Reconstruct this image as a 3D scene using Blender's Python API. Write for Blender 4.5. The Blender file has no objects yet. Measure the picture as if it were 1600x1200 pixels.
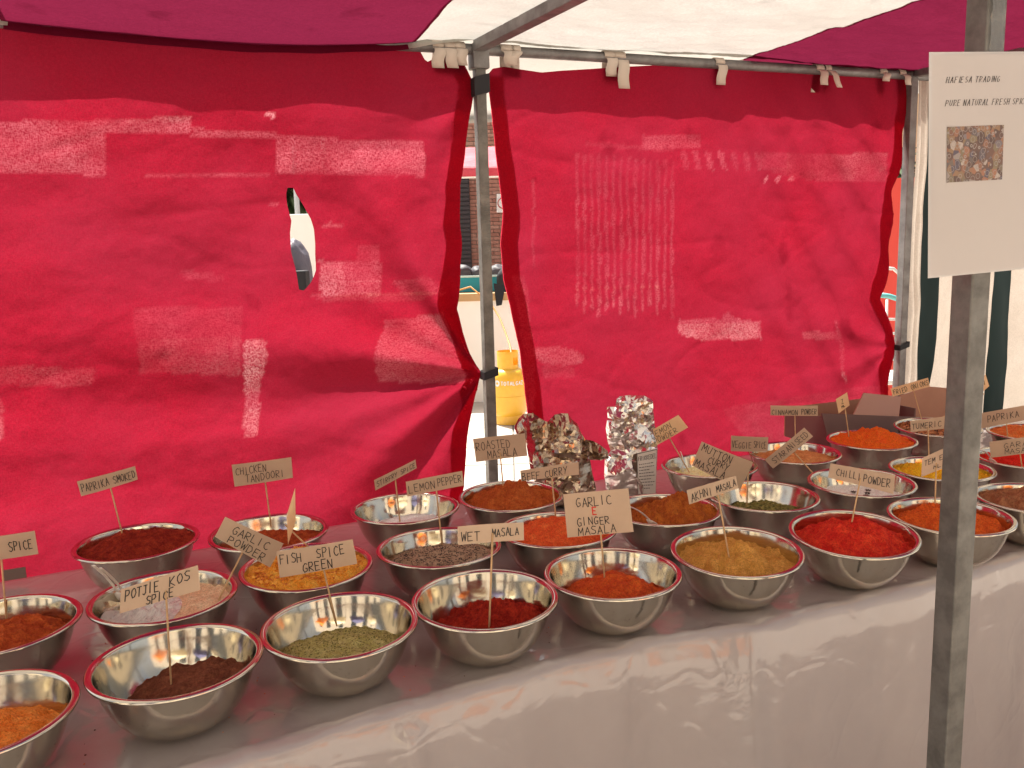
import bpy, bmesh, math, random
from math import sin, cos, pi, radians
from mathutils import Vector, Matrix, noise, geometry
SC = bpy.context.scene
COL = SC.collection
# ------------------------------------------------------------------ camera
CF, CP, CRL, CZ = 1363.4, 0.1612, -0.02785, 1.5
FW = Vector((0, cos(CP), -sin(CP))); UP0 = Vector((0, sin(CP), cos(CP))); RT0 = Vector((1, 0, 0))
RT = RT0*cos(CRL)+UP0*sin(CRL); UPV = UP0*cos(CRL)-RT0*sin(CRL)
cam = bpy.data.cameras.new('camera'); camo = bpy.data.objects.new('camera', cam); COL.objects.link(camo)
M3 = Matrix((RT, UPV, -FW)).transposed()
camo.matrix_world = Matrix.Translation((0, 0, CZ)) @ M3.to_4x4()
cam.sensor_width = 36; cam.lens = CF/1600*36; cam.clip_start = .02; cam.clip_end = 600
SC.camera = camo
# ------------------------------------------------------------------ light
SUN_DIR = Vector((-.30, .42, .86)).normalized()      # towards the sun: high, behind the back sheets
w = bpy.data.worlds.new('World'); SC.world = w; w.use_nodes = True
nt = w.node_tree; nt.nodes.clear()
sky = nt.nodes.new('ShaderNodeTexSky'); sky.sky_type = 'NISHITA'; sky.sun_disc = False
sky.sun_elevation = math.asin(SUN_DIR.z); sky.sun_rotation = math.atan2(SUN_DIR.x, SUN_DIR.y)
sky.dust_density = 4; sky.air_density = .8; sky.ozone_density = .5
bg = nt.nodes.new('ShaderNodeBackground'); bg.inputs[1].default_value = .10
wtc = nt.nodes.new('ShaderNodeTexCoord'); wn = nt.nodes.new('ShaderNodeTexNoise'); wn.inputs['Scale'].default_value = 2.2; wn.inputs['Detail'].default_value = 6
wr = nt.nodes.new('ShaderNodeMapRange'); wr.inputs[1].default_value = .38; wr.inputs[2].default_value = .60; wr.inputs[3].default_value = .35; wr.inputs[4].default_value = .92
wb = nt.nodes.new('ShaderNodeRGBToBW'); wc = nt.nodes.new('ShaderNodeMix'); wc.data_type = 'RGBA'; wm = nt.nodes.new('ShaderNodeMix'); wm.data_type = 'RGBA'; wm.blend_type = 'MULTIPLY'; wm.inputs[0].default_value = 1; wm.inputs[7].default_value = (1.46, 1.42, 1.37, 1)
nt.links.new(wtc.outputs['Generated'], wn.inputs['Vector']); nt.links.new(wn.outputs['Fac'], wr.inputs[0]); nt.links.new(sky.outputs[0], wb.inputs[0]); nt.links.new(wb.outputs[0], wm.inputs[6])
nt.links.new(wr.outputs[0], wc.inputs[0]); nt.links.new(sky.outputs[0], wc.inputs[6]); nt.links.new(wm.outputs[2], wc.inputs[7])     # thin white cloud over the blue
wo = nt.nodes.new('ShaderNodeOutputWorld'); nt.links.new(wc.outputs[2], bg.inputs[0]); nt.links.new(bg.outputs[0], wo.inputs[0])
sl = bpy.data.lights.new('sun', 'SUN'); sl.energy = 5; sl.angle = radians(.5); sl.color = (1, .93, .83)
so = bpy.data.objects.new('sun', sl); COL.objects.link(so); so.rotation_euler = (-SUN_DIR).to_track_quat('-Z', 'Y').to_euler()
SC.view_settings.view_transform = 'Standard'; SC.view_settings.look = 'None'
SC.view_settings.gamma = 1; SC.view_settings.use_curve_mapping = False
SC.view_settings.exposure = 1.14
SC.render.engine = 'CYCLES'
SC.cycles.max_bounces = 10; SC.cycles.transmission_bounces = 8; SC.cycles.transparent_max_bounces = 12; SC.cycles.diffuse_bounces = 5
# ------------------------------------------------------------------ placing helpers (stall frame of reference)
EYE = Vector((0, 0, CZ))
def ray(x, y): return FW+RT*((x-800)/CF)-UPV*((y-600)/CF)
def at_z(x, y, z): d = ray(x, y); return EYE+d*((z-CZ)/d.z)
def at_y(x, y, Y): d = ray(x, y); return EYE+d*(Y/d.y)
def at_plane(x, y, P, n): d = ray(x, y); return EYE+d*((P-EYE).dot(n)/d.dot(n))
O = Vector((-.07, 2.64, 0)); UD = Vector((.927, .375, 0)); WD = Vector((.375, -.927, 0)); ZD = Vector((0, 0, 1))
def S(u, w, z): return Vector((O.x+UD.x*u+WD.x*w, O.y+UD.y*u+WD.y*w, z))      # stall coordinates: along the rail, towards the customer, up
def on_wall(x, y, w=0):
    P = at_plane(x, y, S(0, w, 0), WD); return ((P-O).dot(UD), P.z)
RNG = random.Random(7)
def fbm(x, y, z=0, o=4): return noise.fractal(Vector((x, y, z)), .8, 2.1, o)
# ------------------------------------------------------------------ object helpers
def tag(o, label=None, cat=None, group=None, kind=None):
    if label: o['label'] = label
    if cat: o['category'] = cat
    if group: o['group'] = group
    if kind: o['kind'] = kind
    return o
def empty(name, loc, label=None, cat=None, group=None):
    o = bpy.data.objects.new(name, None); COL.objects.link(o); o.location = loc; o.empty_display_size = .05
    return tag(o, label, cat, group)
class MB:
    def __init__(s): s.v = []; s.f = []
    def add(s, vs, fs):
        n = len(s.v); s.v += [tuple(v) for v in vs]; s.f += [tuple(i+n for i in f) for f in fs]; return s
    def box(s, c, sz, ax=None):
        c = Vector(c); ax = ax or (Vector((1, 0, 0)), Vector((0, 1, 0)), Vector((0, 0, 1)))
        vs = [c+ax[0]*(sz[0]/2*i)+ax[1]*(sz[1]/2*j)+ax[2]*(sz[2]/2*k) for i in (-1, 1) for j in (-1, 1) for k in (-1, 1)]
        return s.add(vs, [(0, 1, 3, 2), (4, 6, 7, 5), (0, 4, 5, 1), (2, 3, 7, 6), (0, 2, 6, 4), (1, 5, 7, 3)])
    def tube(s, pts, r, n=12, cap=True):
        pts = [Vector(p) for p in pts]; base = len(s.v); rr = r if isinstance(r, (list, tuple)) else [r]*len(pts)
        prev = None
        for i, p in enumerate(pts):
            t = (pts[min(i+1, len(pts)-1)]-pts[max(i-1, 0)]).normalized()
            a = prev or (Vector((0, 0, 1)) if abs(t.z) < .9 else Vector((1, 0, 0)))
            b = t.cross(a).normalized(); a = b.cross(t).normalized(); prev = a
            for k in range(n): s.v.append(tuple(p+(a*cos(2*pi*k/n)+b*sin(2*pi*k/n))*rr[i]))
        for i in range(len(pts)-1):
            for k in range(n):
                q = base+i*n; s.f.append((q+k, q+(k+1) % n, q+n+(k+1) % n, q+n+k))
        if cap:
            s.f.append(tuple(base+k for k in range(n))[::-1]); s.f.append(tuple(base+(len(pts)-1)*n+k for k in range(n)))
        return s
    def lathe(s, prof, c=(0, 0, 0), n=64):
        c = Vector(c); base = len(s.v); m = len(prof)
        for k in range(n):
            a = 2*pi*k/n
            for r, z in prof: s.v.append(tuple(c+Vector((r*cos(a), r*sin(a), z))))
        for k in range(n):
            for i in range(m-1):
                a = base+k*m+i; b = base+((k+1) % n)*m+i; s.f.append((a, b, b+1, a+1))
        return s
    def build(s, name, m, parent=None, smooth=False, bevel=0, angle=None):
        me = bpy.data.meshes.new(name); me.from_pydata(s.v, [], s.f); me.validate(); me.update()
        o = bpy.data.objects.new(name, me); COL.objects.link(o)
        if m: me.materials.append(m)
        if parent:
            o.parent = parent
            if parent.type == 'EMPTY': o.matrix_parent_inverse = Matrix.Translation(parent.location).inverted()
        if smooth: me.polygons.foreach_set('use_smooth', [True]*len(me.polygons))
        if angle: me.set_sharp_from_angle(angle=radians(angle))
        if bevel:
            b = o.modifiers.new('bevel', 'BEVEL'); b.width = bevel; b.segments = 2
        return o
# ------------------------------------------------------------------ materials
def mat(name, col, rough=.6, metal=0, **k):
    m = bpy.data.materials.new(name); m.use_nodes = True; N = m.node_tree.nodes; L = m.node_tree.links
    p = N['Principled BSDF']; p.inputs['Base Color'].default_value = (*col, 1); p.inputs['Roughness'].default_value = rough; p.inputs['Metallic'].default_value = metal
    if 'spec' in k: p.inputs['Specular IOR Level'].default_value = k['spec']
    if 'coat' in k: p.inputs['Coat Weight'].default_value = k['coat']; p.inputs['Coat Roughness'].default_value = k.get('coat_rough', .1)
    tc = N.new('ShaderNodeTexCoord')
    if k.get('var'):      # colour variation by noise
        sc, c2, lo, hi = k['var']
        n = N.new('ShaderNodeTexNoise'); n.inputs['Scale'].default_value = sc; n.inputs['Detail'].default_value = 6; n.inputs['Roughness'].default_value = .65
        r = N.new('ShaderNodeMapRange'); r.inputs[1].default_value = lo; r.inputs[2].default_value = hi
        mx = N.new('ShaderNodeMix'); mx.data_type = 'RGBA'; mx.inputs[6].default_value = (*col, 1); mx.inputs[7].default_value = (*c2, 1)
        L.new(tc.outputs['Object'], n.inputs['Vector']); L.new(n.outputs['Fac'], r.inputs[0]); L.new(r.outputs[0], mx.inputs[0]); L.new(mx.outputs[2], p.inputs['Base Color'])
        m['mix'] = mx.name
    if k.get('bump'):
        last = None
        for sc, st, ds in k['bump']:
            n = N.new('ShaderNodeTexNoise'); n.inputs['Scale'].default_value = sc; n.inputs['Detail'].default_value = 5
            b = N.new('ShaderNodeBump'); b.inputs['Strength'].default_value = st; b.inputs['Distance'].default_value = ds
            L.new(tc.outputs['Object'], n.inputs['Vector']); L.new(n.outputs['Fac'], b.inputs['Height'])
            if last: L.new(last.outputs[0], b.inputs['Normal'])
            last = b
        L.new(last.outputs[0], p.inputs['Normal'])
    if k.get('rvar'):
        sc, lo, hi = k['rvar']
        n = N.new('ShaderNodeTexNoise'); n.inputs['Scale'].default_value = sc; n.inputs['Detail'].default_value = 4
        r = N.new('ShaderNodeMapRange'); r.inputs[1].default_value = .3; r.inputs[2].default_value = .7; r.inputs[3].default_value = lo; r.inputs[4].default_value = hi
        L.new(tc.outputs['Object'], n.inputs['Vector']); L.new(n.outputs['Fac'], r.inputs[0]); L.new(r.outputs[0], p.inputs['Roughness'])
    return m
def fabric(name, dif, tra, fade, weave=900, tfac=.55, glow_fleck_col=(1, .62, .6), low=3.0):  # last colour: pale weave flecks and painted outside light
    """thin woven sheet: part reflects, part lets light through; attribute 'worn' marks painted patches of outside light showing through"""
    m = bpy.data.materials.new(name); m.use_nodes = True; N = m.node_tree.nodes; L = m.node_tree.links; N.clear()
    out = N.new('ShaderNodeOutputMaterial'); tc = N.new('ShaderNodeTexCoord'); at = N.new('ShaderNodeAttribute'); at.attribute_name = 'outside_glow'
    def tex(sc, det=3, stretch=None):
        n = N.new('ShaderNodeTexNoise'); n.inputs['Scale'].default_value = sc; n.inputs['Detail'].default_value = det
        if stretch:
            mp = N.new('ShaderNodeMapping'); mp.inputs['Scale'].default_value = stretch; L.new(tc.outputs['Object'], mp.inputs[0]); L.new(mp.outputs[0], n.inputs['Vector'])
        else: L.new(tc.outputs['Object'], n.inputs['Vector'])
        return n.outputs['Fac']
    def rng(f, a, b, c=0, d=1):
        r = N.new('ShaderNodeMapRange'); r.inputs[1].default_value = a; r.inputs[2].default_value = b; r.inputs[3].default_value = c; r.inputs[4].default_value = d; L.new(f, r.inputs[0]); return r.outputs[0]
    def math_(op, a, b):
        q = N.new('ShaderNodeMath'); q.operation = op
        for i, v in enumerate((a, b)):
            if isinstance(v, (int, float)): q.inputs[i].default_value = v
            else: L.new(v, q.inputs[i])
        return q.outputs[0]
    def mix(f, a, b):
        q = N.new('ShaderNodeMix'); q.data_type = 'RGBA'
        if isinstance(f, (int, float)): q.inputs[0].default_value = f
        else: L.new(f, q.inputs[0])
        for i, v in ((6, a), (7, b)):
            if isinstance(v, tuple): q.inputs[i].default_value = (*v, 1)
            else: L.new(v, q.inputs[i])
        return q.outputs[2]
    thr = math_('ADD', math_('MULTIPLY', tex(380, 2, (1, 1, .35)), .5), math_('MULTIPLY', tex(380, 2, (.35, .35, 1)), .5))   # warp and weft threads
    thread = rng(thr, .38, .62)
    fine = rng(tex(weave*.5, 2), .4, .7)
    big = rng(tex(low, 4), .3, .7)
    outside_glowf = math_('MULTIPLY', at.outputs['Fac'], rng(thr, .39, .61, .04, .92)); outside_glowf = math_('MULTIPLY', outside_glowf, rng(tex(11, 3), .3, .65, .5, 1))  # bright things outside, painted as pale speckle in the weave
    dark = mix(thread, tuple(c*.72 for c in tra), tuple(c*1.1 for c in tra))
    t1 = mix(math_('MULTIPLY', big, .55), dark, fade)
    t1 = mix(math_('MULTIPLY', fine, .05), t1, glow_fleck_col)
    stain = rng(tex(7, 5), .66, .74, 0, .45); t1 = mix(stain, t1, tuple(c*.3 for c in tra))
    t2 = mix(outside_glowf, t1, glow_fleck_col)
    d2 = mix(math_('MULTIPLY', outside_glowf, .5), dif, glow_fleck_col)
    bd = N.new('ShaderNodeBsdfDiffuse'); bt = N.new('ShaderNodeBsdfTranslucent'); L.new(d2, bd.inputs[0]); L.new(t2, bt.inputs[0])
    bmp = N.new('ShaderNodeBump'); bmp.inputs['Strength'].default_value = .35; bmp.inputs['Distance'].default_value = .02; L.new(tex(9, 5), bmp.inputs['Height'])
    L.new(bmp.outputs[0], bd.inputs['Normal']); L.new(bmp.outputs[0], bt.inputs['Normal'])
    ms = N.new('ShaderNodeMixShader'); ms.inputs[0].default_value = tfac; L.new(bd.outputs[0], ms.inputs[1]); L.new(bt.outputs[0], ms.inputs[2])
    tr = N.new('ShaderNodeBsdfTransparent'); m2 = N.new('ShaderNodeMixShader'); L.new(math_('MULTIPLY', outside_glowf, .25), m2.inputs[0]); L.new(ms.outputs[0], m2.inputs[1]); L.new(tr.outputs[0], m2.inputs[2])
    L.new(m2.outputs[0], out.inputs[0])
    return m
RED = fabric('red_canvas', (.22, .008, .022), (.28, .006, .021), (.225, .015, .038), glow_fleck_col=(.66, .20, .26))
HEM = fabric('red_canvas_hem', (.34, .006, .02), (.62, .03, .06), (.55, .02, .05), tfac=.7)
REDROOF = fabric('red_roof_canvas', (.20, .014, .045), (.118, .009, .029), (.105, .009, .031), glow_fleck_col=(.16, .02, .04), low=1.2)
WHITEC = fabric('white_canvas', (.70, .66, .58), (.36, .35, .33), (.28, .265, .24), glow_fleck_col=(.9, .85, .75), low=2.2)
STRIPEW = fabric('striped_white', (.60, .55, .48), (.42, .37, .32), (.36, .31, .25), glow_fleck_col=(.9, .85, .75), low=5)
STRIPED = mat('striped_green', (.006, .028, .03), .8)
GALV = mat('galvanised', (.24, .235, .23), .5, .55, var=(14, (.15, .14, .14), .4, .65), bump=[(60, .25, .002)], rvar=(20, .38, .7))
GALVO = mat('weathered_galvanised', (.19, .185, .17), .52, .45, var=(22, (.12, .115, .105), .38, .62), bump=[(70, .35, .002)], rvar=(25, .35, .7))
STEEL = mat('polished_steel', (.60, .55, .46), .12, 1, rvar=(9, .07, .19), bump=[(7, .12, .012)], var=(70, (.42, .36, .29), .60, .78))
WEB = mat('webbing', (.55, .47, .40), .85, bump=[(300, .4, .001)])
BLACK = mat('black_strap', (.012, .012, .016), .7)
CARD = mat('card', (.58, .425, .30), .8, var=(6, (.48, .34, .235), .3, .7), bump=[(250, .15, .0006)])
CARDL = mat('card_light', (.82, .58, .33), .8, var=(6, (.72, .48, .27), .3, .7))
STICK = mat('bamboo', (.62, .40, .20), .6, var=(60, (.45, .27, .13), .4, .7))
INK = mat('black_ink', (.02, .016, .015), .6)
INKR = mat('red_ink', (.65, .03, .02), .6)
PLAW = mat('white_plastic', (.80, .76, .68), .3, spec=.5)
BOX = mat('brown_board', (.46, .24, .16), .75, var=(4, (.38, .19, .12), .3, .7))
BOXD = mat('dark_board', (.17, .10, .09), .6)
# table cloth: cream cloth under a clear plastic sheet
def cloth_mat():
    m = mat('plastic_covered_cloth', (.42, .37, .355), .5, coat=1.0, coat_rough=.08, var=(1.6, (.36, .31, .30), .3, .7)); N = m.node_tree.nodes; L = m.node_tree.links; p = N['Principled BSDF']
    tc = N.new('ShaderNodeTexCoord')
    def tx(sc, det, dist=0):
        n = N.new('ShaderNodeTexNoise'); n.inputs['Scale'].default_value = sc; n.inputs['Detail'].default_value = det; n.inputs['Distortion'].default_value = dist; L.new(tc.outputs['Object'], n.inputs['Vector']); return n
    v = N.new('ShaderNodeTexVoronoi'); v.feature = 'DISTANCE_TO_EDGE'; v.inputs['Scale'].default_value = 7; 
    n0 = tx(3, 3); mx = N.new('ShaderNodeMix'); mx.data_type = 'RGBA'; mx.inputs[0].default_value = .3; L.new(tc.outputs['Object'], mx.inputs[6]); L.new(n0.outputs['Color'], mx.inputs[7]); L.new(mx.outputs[2], v.inputs['Vector'])
    r = N.new('ShaderNodeMapRange'); r.inputs[1].default_value = 0; r.inputs[2].default_value = .045; L.new(v.outputs['Distance'], r.inputs[0])
    b1 = N.new('ShaderNodeBump'); p.inputs['Coat IOR'].default_value = 1.62; b1.inputs['Strength'].default_value = .13; b1.inputs['Distance'].default_value = .005; L.new(r.outputs[0], b1.inputs['Height'])
    b2 = N.new('ShaderNodeBump'); b2.inputs['Strength'].default_value = .13; b2.inputs['Distance'].default_value = .018; L.new(tx(11, 4, 1.2).outputs['Fac'], b2.inputs['Height']); L.new(b1.outputs[0], b2.inputs['Normal'])
    L.new(b2.outputs[0], p.inputs['Coat Normal'])
    b3 = N.new('ShaderNodeBump'); b3.inputs['Strength'].default_value = .12; b3.inputs['Distance'].default_value = .02; L.new(tx(6, 3).outputs['Fac'], b3.inputs['Height']); L.new(b3.outputs[0], p.inputs['Normal'])
    return m
CLOTH = cloth_mat()
# ------------------------------------------------------------------ ground
GR = mat('pale_paving', (.52, .475, .42), .8, var=(3, (.42, .37, .31), .3, .7))
GRJ = mat('joint_sand', (.22, .21, .19), .9)
gnd = tag(MB().add([(-60, -40, 0), (60, -40, 0), (60, 70, 0), (-60, 70, 0)], [(0, 1, 2, 3)]).build('ground', GRJ), kind='structure')
pv = MB().add([(-60, -40, .004), (60, -40, .004), (60, 2.2, .004), (-60, 2.2, .004)], [(0, 1, 2, 3)])
pv.add([(-60, 9.8, .004), (60, 9.8, .004), (60, 70, .004), (-60, 70, .004)], [(0, 1, 2, 3)])
pv.add([(-60, 2.2, .004), (-2, 2.2, .004), (-2, 9.8, .004), (-60, 9.8, .004)], [(0, 1, 2, 3)])
pv.add([(3, 2.2, .004), (60, 2.2, .004), (60, 9.8, .004), (3, 9.8, .004)], [(0, 1, 2, 3)])
tag(pv.build('pavement', GR), kind='structure')
slab = None
for i in range(10):
    for j in range(15):
        if slab is None:
            slab = MB().box((0, 0, 0), (.49, .495, .03)).build('paving_slab', GR, gnd, bevel=.004); o = slab
        else:
            o = slab.copy(); COL.objects.link(o); o.parent = gnd
        o.location = (-1.75+.5*i, 2.46+.507*j, .0+RNG.uniform(-.002, .002))
# ------------------------------------------------------------------ stall frame
RAILZ = 2.05
frame = empty('stall_frame', S(0, 0, 0), 'galvanised steel frame of square posts, back rail and roof bars holding the red stall together', 'frame')
AX = (UD, WD, ZD)
for nm, (u, w_, z1, m_, s_, lb) in {'post': (0, 0, 2.06, GALVO, .031, None), 'post.001': (1.657, 0, 2.06, GALV, .031, None), 'post.003': (-1.66, 0, 2.06, GALV, .031, None)}.items():
    MB().box(S(u, w_, z1/2), (s_, s_, z1), AX).build('post', m_, frame, bevel=.002)
fp = Vector((.6333, 1.2013, 0)); FU, FWc = (fp-O).dot(UD), (fp-O).dot(WD)
MB().box(S(FU, FWc, 1.03), (.034, .034, 2.06), AX).build('post', GALVO, frame, bevel=.002)
MB().box(S(FU-1.66, FWc, 1.03), (.034, .034, 2.06), AX).build('post', GALVO, frame, bevel=.002)
def lerp(a, b, t): return a+(b-a)*t
MB().tube([S(u, 0, RAILZ) for u in (-2.4, .0, 1.66, 3.4)], .0155, 16).build('rail', GALV, frame, smooth=True, angle=40)
MB().box(S(.05, .82, RAILZ+.006), (.036, 1.6, .03), (UD, (S(FU, FWc, 0)-S(0, 0, 0)).normalized(), ZD)).build('rafter', GALV, frame, bevel=.002)
MB().box(S(1.66, .82, RAILZ+.006), (.03, 1.6, .03), AX).build('rafter', GALV, frame, bevel=.002)
MB().box(S(-1.66, .82, RAILZ+.006), (.03, 1.6, .03), AX).build('rafter', GALV, frame, bevel=.002)
MB().box(S(.5, 1.64, RAILZ+.005), (5.6, .03, .03), AX).build('rail', GALV, frame, bevel=.002)
MB().box(S(0, 0, RAILZ-.02), (.05, .05, .07), AX).build('corner_bracket', GALV, frame, bevel=.004)
# ------------------------------------------------------------------ roof canvas in strips
def interp(x, pts):
    if x <= pts[0][0]: return pts[0][1]
    for (a, b), (c, d) in zip(pts, pts[1:]):
        if x <= c: return b+(d-b)*(x-a)/(c-a) if c > a else d
    return pts[-1][1]
roof = empty('stall_roof', S(0, .8, 2.07), 'flat red and white canvas roof stretched over the spice stall', 'roof')
hem_red = [on_wall(*p, .03) for p in ((-40, 40), (20, 48), (150, 62), (300, 75), (400, 82), (500, 83), (600, 80), (640, 77), (672, 72))]
hem_white = [on_wall(*p, .02) for p in ((640, 77), (690, 68), (745, 62), (800, 64), (870, 73), (957, 79), (1020, 81), (1100, 81), (1170, 86))]
hem_red2 = [on_wall(*p, .02) for p in ((1170, 86), (1273, 101), (1367, 104), (1440, 102), (1560, 100), (1700, 100))]
def strip(u0, u1, hem, m, sag=.02, side=None):
    b = MB(); nu, nw = 90, 110
    W = [-.145, -.10, -.05]+[-.02+1.75*(j/(nw-3))**1.25 for j in range(nw-2)]
    for j, wv in enumerate(W):
        for i in range(nu+1):
            t = i/nu; e = 0
            if side: e = interp(wv, side[0])*(1-t)+interp(wv, side[1])*t
            u = lerp(u0, u1, t)+e
            z = 2.078+.0*wv - sag*4*t*(1-t)*min(1, .4+wv)*cos(min(1, wv/1.7)*pi/2) + .006*fbm(u*3, wv*5, 1)+.004*fbm(u*12, wv*14, 4)
            if hem:
                hz = interp(u, hem); k = max(0, 1-abs(wv)/.45); k = k*k*(3-2*k); z = lerp(z, min(z, max(hz+.012, 2.070 if wv < .03 else 0)), k)
            b.v.append(tuple(S(u, wv+.02, z)))
    q = nu+1
    for j in range(nw):
        for i in range(nu): b.f.append((j*q+i, j*q+i+1, (j+1)*q+i+1, (j+1)*q+i))
    # the hem that drops a little in front of the rail
    if hem:
        base = len(b.v); r3 = 3*q
        for i in range(nu+1):
            u = lerp(u0, u1, i/nu); b.v.append(tuple(S(u, .028+.004*sin(u*30), interp(u, hem))))
        for i in range(nu): b.f.append((r3+i, r3+i+1, base+i+1, base+i))
    return b.build('canvas_strip', m, roof, smooth=True)
strip(-1.20, -.205, hem_red, REDROOF, .05)
strip(-.215, .95, hem_white, WHITEC, .015)
strip(.94, 2.1, hem_red2, REDROOF, .035)
strip(2.09, 3.3, None, WHITEC, .02); strip(-2.35, -1.19, [(-3, 2.035), (-1.1, 2.035)], WHITEC, .02)
# ------------------------------------------------------------------ back sheets
def inside(x, y, P):
    c = False; j = len(P)-1
    for i in range(len(P)):
        if (P[i][1] > y) != (P[j][1] > y) and x < (P[j][0]-P[i][0])*(y-P[i][1])/(P[j][1]-P[i][1])+P[i][0]: c = not c
        j = i
    return c
def seg_near(x, y, P):
    best = None
    for i in range(len(P)):
        a = P[i]; b = P[(i+1) % len(P)]; dx, dy = b[0]-a[0], b[1]-a[1]; t = max(0, min(1, ((x-a[0])*dx+(y-a[1])*dy)/(dx*dx+dy*dy+1e-12)))
        q = (a[0]+dx*t, a[1]+dy*t); d = (q[0]-x)**2+(q[1]-y)**2
        if best is None or d < best[0]: best = (d, q)
    return best[1]
def sheet(name, left, right, top, zb, ofs, outside_glow, hole=None, step=.0085, label='', tip=None):
    """cloth hung below the rail; left/right are edge curves u(z); top is z(u); worn(u, z) gives the painted outside light, 0..1"""
    zt = max(z for _, z in top); nz = int((zt-zb)/step); umid = [(l, r) for l, r in zip(left, right)]
    def L_(z): return interp(z, left)
    def R_(z): return interp(z, right)
    width = max(r for _, r in right)-min(l for _, l in left); nu = int(width/step)
    b = MB(); wv = []; UZ = []
    for j in range(nz+1):
        for i in range(nu+1):
            t = i/nu; z0 = lerp(zb, zt, j/nz)
            u = lerp(L_(z0), R_(z0), t); ztop = interp(u, top); z = lerp(zb, ztop, j/nz)
            u = lerp(L_(z), R_(z), t); UZ.append([u, z])
    keep = [True]*len(UZ)
    if hole:
        q = nu+1; us = [p[0] for p in hole]; zs = [p[1] for p in hole]; bb = (min(us)-.02, max(us)+.02, min(zs)-.02, max(zs)+.02); ins = {}
        for k, (u, z) in enumerate(UZ):
            if bb[0] < u < bb[1] and bb[2] < z < bb[3]: ins[k] = inside(u, z, hole)
        bad = {k for k, v in ins.items() if v}
        snap = set()
        for k in bad:
            for d in (1, -1, q, -q, q+1, q-1, -q-1, -q+1):
                if k+d not in bad: snap.add(k)
        for k in bad: keep[k] = k in snap
        for k in snap: UZ[k] = list(seg_near(*UZ[k], hole))
    for u, z in UZ:
        b.v.append(tuple(S(u, ofs(u, z), z))); wv.append(outside_glow(u, z))
    q = nu+1
    for j in range(nz):
        for i in range(nu):
            f = (j*q+i, j*q+i+1, (j+1)*q+i+1, (j+1)*q+i)
            if all(keep[k] for k in f):
                if hole and all(k in snap for k in f): continue
                b.f.append(f)
    o = b.build(name, RED, None, smooth=True)
    a = o.data.attributes.new('outside_glow', 'FLOAT', 'POINT')
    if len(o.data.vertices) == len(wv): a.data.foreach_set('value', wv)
    tag(o, label, 'canvas sheet')
    # folded hems: a second layer of the same cloth along the side edges
    for side, fn in (('l', L_), ('r', R_)):
        h = MB(); m = 150
        for j in range(m+1):
            z = lerp(zb, interp(fn(zt), top)-.002, j/m); e = fn(z); wd = .052+.008*fbm(z*3, 2.2 if side == 'l' else 7.7)
            for k in range(4):
                u = e+(wd*k/3 if side == 'l' else -wd*k/3); h.v.append(tuple(S(u, ofs(u, z)-.004, z)))
        for j in range(m):
            for k in range(3): h.f.append((j*4+k, j*4+k+1, (j+1)*4+k+1, (j+1)*4+k))
        h.build('hem', HEM, o, smooth=True)
    return o
def curve(pts, w=0):
    c = [on_wall(x, y, w) for x, y in pts]; return sorted([(z, u) for u, z in c])
def rects(lst, w=0):
    out = []
    for P, s in lst:
        out.append(([on_wall(x, y, w) for x, y in P], s))
    return out
def outside_glow_fn(R, jag=.0018, soft=.012):  # pale patches standing in for outside light seen through the cloth
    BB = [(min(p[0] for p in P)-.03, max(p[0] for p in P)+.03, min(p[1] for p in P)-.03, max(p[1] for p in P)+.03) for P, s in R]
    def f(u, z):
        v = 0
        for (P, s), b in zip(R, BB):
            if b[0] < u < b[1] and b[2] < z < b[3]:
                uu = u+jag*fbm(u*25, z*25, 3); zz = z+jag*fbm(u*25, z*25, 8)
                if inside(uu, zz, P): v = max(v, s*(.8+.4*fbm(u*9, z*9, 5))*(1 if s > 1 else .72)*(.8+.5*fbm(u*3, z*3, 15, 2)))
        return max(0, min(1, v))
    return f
# left sheet
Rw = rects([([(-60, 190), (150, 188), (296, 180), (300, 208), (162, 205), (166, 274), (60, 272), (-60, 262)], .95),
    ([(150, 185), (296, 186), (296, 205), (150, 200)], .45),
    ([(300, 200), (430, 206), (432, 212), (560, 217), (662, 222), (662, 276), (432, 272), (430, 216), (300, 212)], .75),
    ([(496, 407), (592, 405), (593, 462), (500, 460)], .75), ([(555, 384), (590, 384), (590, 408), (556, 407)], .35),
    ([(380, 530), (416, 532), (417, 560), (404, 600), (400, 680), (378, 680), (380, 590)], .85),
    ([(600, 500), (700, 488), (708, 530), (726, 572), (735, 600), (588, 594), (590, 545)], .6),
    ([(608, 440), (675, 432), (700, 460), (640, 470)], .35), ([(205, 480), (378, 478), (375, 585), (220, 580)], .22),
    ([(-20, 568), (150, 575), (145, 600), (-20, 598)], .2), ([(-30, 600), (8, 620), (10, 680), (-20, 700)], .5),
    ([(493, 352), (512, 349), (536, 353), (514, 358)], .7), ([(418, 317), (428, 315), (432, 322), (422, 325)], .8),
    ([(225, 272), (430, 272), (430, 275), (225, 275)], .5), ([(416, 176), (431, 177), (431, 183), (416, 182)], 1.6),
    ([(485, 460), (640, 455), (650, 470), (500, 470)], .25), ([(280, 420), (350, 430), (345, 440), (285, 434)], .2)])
tieL = on_wall(756, 583); tieT = on_wall(745, 133)
def crease(u, z):
    s_ = 0
    for k_, (fu, fz, am) in enumerate(((2.2, 5.5, .010), (5.0, 3.2, .006), (9.5, 11, .0025))):
        v = noise.noise(Vector((u*fu+z*1.3+k_*7, z*fz-u*.9, 3.3+k_))); s_ += am*.28*max(0, 1-abs(v)*7)**2
    return s_
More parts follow.
